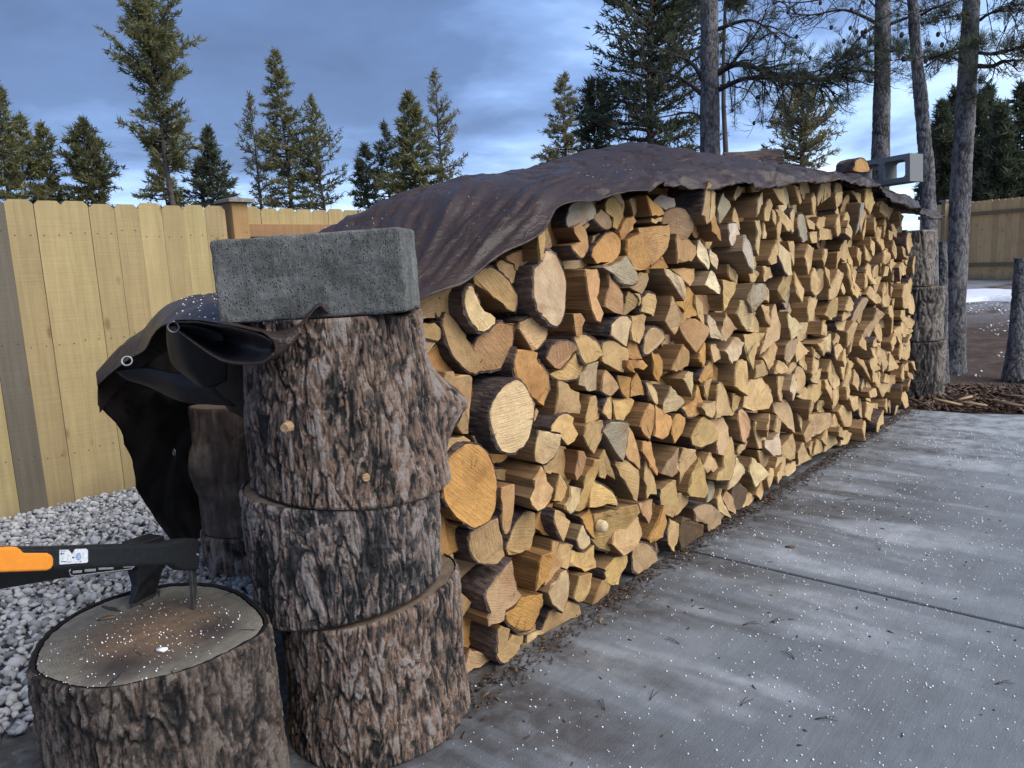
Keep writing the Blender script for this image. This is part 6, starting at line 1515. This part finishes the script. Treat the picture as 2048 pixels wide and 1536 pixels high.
def near_pines():
    g = 'grey pine trunks beyond the far end of the pile'
    e, P = near_trunk('pine_tree', 'thick furrowed grey pine trunk rising behind the tarp middle', [(1418, -60, 10.6), (1419, 100, 10.6), (1420, 300, 10.6), (1424, 800, 10.6)], [16, 18, 20, 24], None, 11, g)
    branches(e, [([(1432, 148, 10.6), (1480, 128, 10.5), (1560, 152, 10.4), (1640, 158, 10.3), (1700, 145, 10.2)], .045, 60, .55, .85, .3, .3), ([(1436, 180, 10.6), (1500, 155, 10.4), (1580, 165, 10.2), (1650, 170, 10.1)], .035, 46, .5, .75, .35, .6),
                 ([(1405, 190, 10.6), (1375, 165, 10.5), (1345, 150, 10.4), (1270, 130, 10.3)], .03, 14, .5, .25, .1, .3), ([(1404, 160, 10.6), (1385, 128, 10.5), (1340, 105, 10.4), (1255, 70, 10.3)], .032, 16, .5, .25, .1, .3), ([(1405, 240, 10.6), (1380, 225, 10.5), (1310, 235, 10.4), (1230, 225, 10.3)], .018, 8, .4, .2, .1, .4),
                 ([(1432, 60, 10.6), (1500, 40, 10.4), (1550, 70, 10.2)], .03, 20, .5, .5, .3, .4), ([(1435, 150, 10.6), (1470, 120, 10.4), (1510, 70, 10.2), (1530, 30, 10.1)], .02, 14, .45, .4, .2, .3), ([(1440, 170, 10.6), (1495, 180, 10.4), (1520, 215, 10.2), (1522, 248, 10.1)], .010, 6, .3, .1, .7, .9)], 12)
    e, P = near_trunk('pine_tree', 'straight grey pine trunk seen through the hollow block', [(1766, -60, 10.2), (1765, 120, 10.2), (1761, 320, 10.2), (1752, 830, 10.2)], [15.5, 16, 18, 21], None, 13, g)
    branches(e, [([(1750, 45, 10.2), (1690, 20, 10.0), (1620, 30, 9.9), (1560, 22, 9.8)], .020, 26, .55, .0, .08, .9), ([(1750, 52, 10.2), (1715, 80, 10.0), (1690, 110, 9.9), (1665, 130, 9.8)], .014, 12, .4, .15, .1, .6), ([(1752, 15, 10.2), (1728, -5, 10), (1715, 30, 9.9), (1700, 70, 9.8), (1665, 120, 9.7)], .010, 10, .4, .1, .1, .9),
                 ([(1780, 48, 10.2), (1815, 35, 10.1), (1850, 20, 10.0), (1900, 12, 9.9)], .022, 12, .4, .2, .05, .5), ([(1750, 100, 10.2), (1720, 110, 10.1), (1690, 130, 10.0)], .016, 14, .3, .8, .2, .2), ([(1778, 105, 10.2), (1795, 100, 10.1), (1812, 110, 10.0)], .014, 12, .25, .85, .1, .2), ([(1750, 145, 10.2), (1715, 142, 10.1), (1680, 152, 10.0), (1650, 160, 9.9)], .018, 18, .35, .6, .35, .6),
                 ([(1752, -20, 10.2), (1690, -10, 10.0), (1600, 5, 9.9), (1540, 0, 9.8)], .016, 18, .6, .0, .1, .8)], 14)
    e, P = near_trunk('pine_tree', 'crooked slim grey pine trunk beside the hollow block', [(1822, -60, 8.3), (1828, 60, 8.3), (1842, 200, 8.3), (1853, 330, 8.3), (1858, 420, 8.3), (1862, 560, 8.2), (1872, 780, 8.15)], [9.5, 10.5, 13, 14.5, 15, 15, 17], None, 15, g)
    branches(e, [([(1842, 30, 8.3), (1870, 15, 8.2), (1900, 5, 8.1)], .014, 8, .3, .2, 0, .4), ([(1850, 118, 8.3), (1880, 110, 8.2), (1915, 98, 8.1), (1945, 95, 8.0)], .018, 14, .25, .6, .2, .3), ([(1822, 12, 8.3), (1805, 5, 8.2), (1796, 20, 8.1)], .008, 8, .2, .5, 0, .3), ([(1838, 125, 8.3), (1815, 120, 8.2), (1790, 120, 8.2)], .010, 8, .2, .4, .3, .3)], 16)
    e, P = near_trunk('pine_tree', 'thickest grey pine trunk near the right edge with a forked foot', [(1945, -60, 9.3), (1940, 60, 9.3), (1932, 200, 9.3), (1924, 330, 9.3), (1916, 480, 9.3), (1910, 620, 9.25), (1905, 755, 9.2)], [17.5, 18, 19.5, 20, 21, 22, 25], None, 17, g)
    branches(e, [([(1925, 105, 9.3), (1895, 108, 9.2), (1870, 120, 9.1), (1850, 135, 9.0)], .020, 18, .35, .6, .2, .4), ([(1955, 105, 9.3), (1990, 108, 9.2), (2030, 98, 9.1), (2070, 85, 9.0)], .022, 22, .35, .8, .2, .3), ([(1955, 132, 9.3), (1985, 132, 9.2), (2015, 122, 9.1), (2070, 120, 9.0)], .028, 12, .35, .4, .1, .8), ([(1924, 30, 9.3), (1895, 35, 9.2), (1875, 45, 9.1)], .012, 14, .3, .75, 0, .4), ([(1960, 40, 9.3), (1985, 25, 9.2), (2060, 5, 9.0)], .018, 24, .4, .7, .1, .5), ([(1990, 125, 9.2), (1985, 155, 9.1), (1965, 180, 9.0)], .008, 6, .2, .7, 0, .8), ([(2070, 0, 8.8), (2050, 10, 8.8), (2030, 40, 8.8), (2045, 90, 8.8)], .006, 10, .25, .3, .0, .9)], 18)
    near_trunk('tree_stump', 'tall thin cut grey pole standing between the two right trunks', [(1884, 484, 8.75), (1886, 560, 8.7), (1884, 780, 8.6)], [9, 9.5, 12], None, 19, None, True)
    near_trunk('tree_stump', 'tall cut grey stump at the right picture edge', [(2044, 516, 8.9), (2040, 600, 8.9), (2030, 775, 8.85)], [15, 17, 24], None, 20, None, True)
near_pines()

# ------------------------------------------------------------------ small things on the ground
def flakes(name, C, L, W, T_, mat, tint, kind='stuff', tilt=.25, yaw=None):
    n = len(C); yaw = rng.uniform(0, 6.28, n) if yaw is None else yaw
    cy, sy = np.cos(yaw), np.sin(yaw); u = np.stack([cy, sy, rng.normal(0, tilt, n)], -1); v = np.stack([-sy, cy, rng.normal(0, tilt, n)], -1); w = np.cross(u, v)
    prof = np.array([(-1, -.6), (-.55, -1), (.7, -.8), (1, -.1), (.6, .9), (-.6, 1)]); k = 6
    jit = 1 + rng.uniform(-.3, .3, (n, k, 2)); pr = prof[None] * jit
    top = C[:, None] + u[:, None] * (pr[..., :1] * L[:, None, None]) + v[:, None] * (pr[..., 1:] * W[:, None, None]); bot = top - w[:, None] * T_[:, None, None]
    V = np.concatenate([top, bot], 1); f = [(0, i, i + 1) for i in range(1, k - 1)] + [(k, k + i + 1, k + i) for i in range(1, k - 1)]
    for i in range(k): j = (i + 1) % k; f += [(i, k + i, k + j), (i, k + j, j)]
    f = np.array(f); T = f[None] + (np.arange(n) * 2 * k)[:, None, None]
    o = tri_obj(name, V.reshape(-1, 3), T.reshape(-1, 3), mat, attrs={'tint': np.repeat(tint, len(f))})
    return tag(o, kind=kind) if kind else o
def debris():
    # ice pellets over the concrete, thicker beside the pile
    n = 20000; x = rng.uniform(.55, 6.5, n); y = rng.uniform(-1.6, 1.66, n)
    dens = np.clip(.30 + .5 * np.exp(-((y - .9) / .7) ** 2), 0, 1) * np.clip(1.25 - .12 * x, .5, 1) * (.4 + 1.1 * vnoise(np.stack([x * 1.6, y * 1.6, x * 0], -1), 3)); k = rng.random(n) < dens * .75
    k &= (np.hypot(x - STACK_C[0], y - STACK_C[1]) > .30); k &= x < 6.5 + (1.55 - y) * .4
    x, y = x[k], y[k]; s = (.0010 + .0023 * rng.random(len(x)) ** 2.2) * np.clip(.80 + .12 * x, .95, 1.45)
    def pellets(pts, rad):
        V0, T0 = ico(); V = V0[None] * rad[:, None, None] * rng.uniform(.8, 1.2, (len(rad), 1, 3)) + np.asarray(pts)[:, None]; T = T0[None] + (np.arange(len(rad)) * 12)[:, None, None]
        return V.reshape(-1, 3), T.reshape(-1, 3)
    V, T = pellets(np.stack([x, y, s * .7], -1), s); tag(tri_obj('ice_pellets', V, T, M['ice']), kind='stuff')
    n = 270; a = rng.uniform(0, 6.28, n); r = .235 * np.sqrt(rng.random(n)); px = CHOP_C[0] - .02 + r * np.cos(a) * 1.0; py = CHOP_C[1] - .02 + r * np.sin(a) * .95; s = .0007 + .0016 * rng.random(n) ** 2
    V, T = pellets(np.stack([px, py, np.full(n, CHOP_H + .0005)], -1), s); tag(tri_obj('ice_pellets', V, T, M['ice']), kind='stuff')
    # on the tarp: drop them onto the mesh
    dg = bpy.context.evaluated_depsgraph_get(); ev = TARP.evaluated_get(dg); pts = []; ss = []
    for _ in range(900):
        X = rng.uniform(1.5, 6.0); Y = rng.uniform(1.66, 2.5)
        if vnoise(np.array([[X * 3, Y * 4, 0]]), 8)[0] < .60: continue
        hit, loc, nor, idx = ev.ray_cast(Vector((X, Y, 3)), Vector((0, 0, -1)))
        if hit: pts.append(loc); ss.append(.0008 + .0014 * rnd.random() ** 2)
    for _ in range(36):
        k_ = rnd.random(); c = onD(345 + 85 * k_, 640 - 8 * k_, 2.36 - .26 * k_); c2 = onD(365 + 75 * k_, 612 - 30 * k_, 3.0 - .1 * k_); c = c + (c2 - c) * rnd.random(); hit, loc, nor, idx = ev.ray_cast(Vector((c[0], c[1], 3)), Vector((0, 0, -1)))
        if hit: pts.append(loc); ss.append(rng.uniform(.0014, .003))
    V, T = pellets(np.array([tuple(q) for q in pts]), np.array(ss)); tag(tri_obj('ice_pellets', V, T, M['ice']), kind='stuff')
    # litter of bark and splinters along the foot of the pile
    n = 2200; x = rng.uniform(1.35, 6.7, n); y = PY - .02 - np.abs(rng.normal(0, .042, n)) - .10 * np.clip((2.6 - x), 0, 1) * rng.random(n)
    flakes('bark_litter', np.stack([x, y, .004 + .008 * rng.random(n)], -1), rng.uniform(.003, .015, n), rng.uniform(.0012, .004, n), rng.uniform(.001, .003, n), M['chip'], np.clip(rng.normal(.22, .2, n), 0, 1))
    n = 260; x = rng.uniform(1.0, 6.3, n); y = rng.uniform(-.6, 1.6, n)
    flakes('bark_litter', np.stack([x, y, np.full(n, .003)], -1), rng.uniform(.003, .012, n), rng.uniform(.001, .003, n), rng.uniform(.001, .002, n), M['chip'], np.clip(rng.normal(.15, .12, n), 0, 1), tilt=.05)
    # chip heap past the far edge of the slab
    n = 2600; x = 6.75 + 1.25 * rng.random(n) ** .9; y = 1.95 - 2.4 * rng.random(n) ** .9; x = x + (1.6 - y) * .36; h = .05 * np.exp(-((x - 7.5 - (1.6 - y) * .3) / .45) ** 2)
    flakes('wood_chips', np.stack([x, y, -.02 + h + .03 * rng.random(n)], -1), rng.uniform(.010, .055, n), rng.uniform(.005, .016, n), rng.uniform(.002, .006, n), M['chip'], np.clip(rng.normal(.30, .22, n), 0, 1), tilt=.35)
    spec = [((1655 + 190, 783), .9, 'pale splinter of wood on the chip heap beside the far stack', .9, .07), ((1893, 802), .1, 'long pale splinter lying across the chip heap', 1.0, .13), ((1950, 806), .25, 'straw coloured splinter near the slab edge', .85, .12), ((1928, 795), 1.3, 'pointed pale wood shard standing up in the chip heap', .95, .09), ((2018, 806), .0, 'broad reddish brown slab of bark at the right of the chip heap', .45, .14), ((1888, 775), .3, 'white wood flake at the foot of the grey trunks', 1.0, .05), ((1840, 803), .2, 'dark curled bark strip by the far stack foot', .15, .10), ((2030, 790), .6, 'dark thick bark slab near the cut stump', .1, .12)]
    for (px, py), yw, lab, tn, L in spec:
        p = onZ(px, py, .05); o = flakes('wood_splinter', np.array([p]), np.array([L]), np.array([L * .16 + .006]), np.array([.012]), M['chip'], np.array([tn]), None, .15, np.array([yw + 1.2])); tag(o, lab, 'wood chip', 'large chips past the slab edge')
    p = onZ(1580, 1092, .006); tag(flakes('bark_chip', np.array([p]), np.array([.022]), np.array([.013]), np.array([.008]), M['chip'], np.array([.42]), None, .1, np.array([2.2])), 'single brown bark chip lying on the bare concrete', 'bark chip')
    # pairs of pine needles dropped on the slab
    acc = Acc()
    for px, py, a in [(1485, 1250, .4), (1590, 1318, 2.0), (1300, 1400, 1.2), (1630, 1438, .1), (1480, 1412, .9), (1990, 1368, .3), (1360, 1288, 2.4), (1540, 1245, .6), (1690, 1000, .3), (1905, 900, .9), (1210, 1420, 1.9), (1760, 1100, 1.4)]:
        c = onZ(px, py, .003)
        for da in (-.16, .16):
            b = a + da - 1.0; d = np.array([math.cos(b), math.sin(b), 0]); acc.add(*tube([c, c + d * .03 + [0, 0, .004], c + d * .062], [.0012, .0012, .0007], 4))
    tag(acc.obj('pine_needle_litter', M['twig']), kind='stuff')
    # on the stump face
    p = onZ(215, 1234, CHOP_H + .004); tag(flakes('wood_splinter', np.array([p]), np.array([.024]), np.array([.006]), np.array([.004]), M['chip'], np.array([.55]), None, .06, np.array([-.55])), 'reddish wood sliver lying on the chopping block face', 'wood chip')
    p = onZ(325, 1297, CHOP_H + .004); o = flakes('ice_flake', np.array([p]), np.array([.018]), np.array([.008]), np.array([.005]), M['ice'], np.array([.8]), None, .1, np.array([1.8])); tag(o, 'curved pale ice flake on the chopping block face', 'ice flake')
debris()
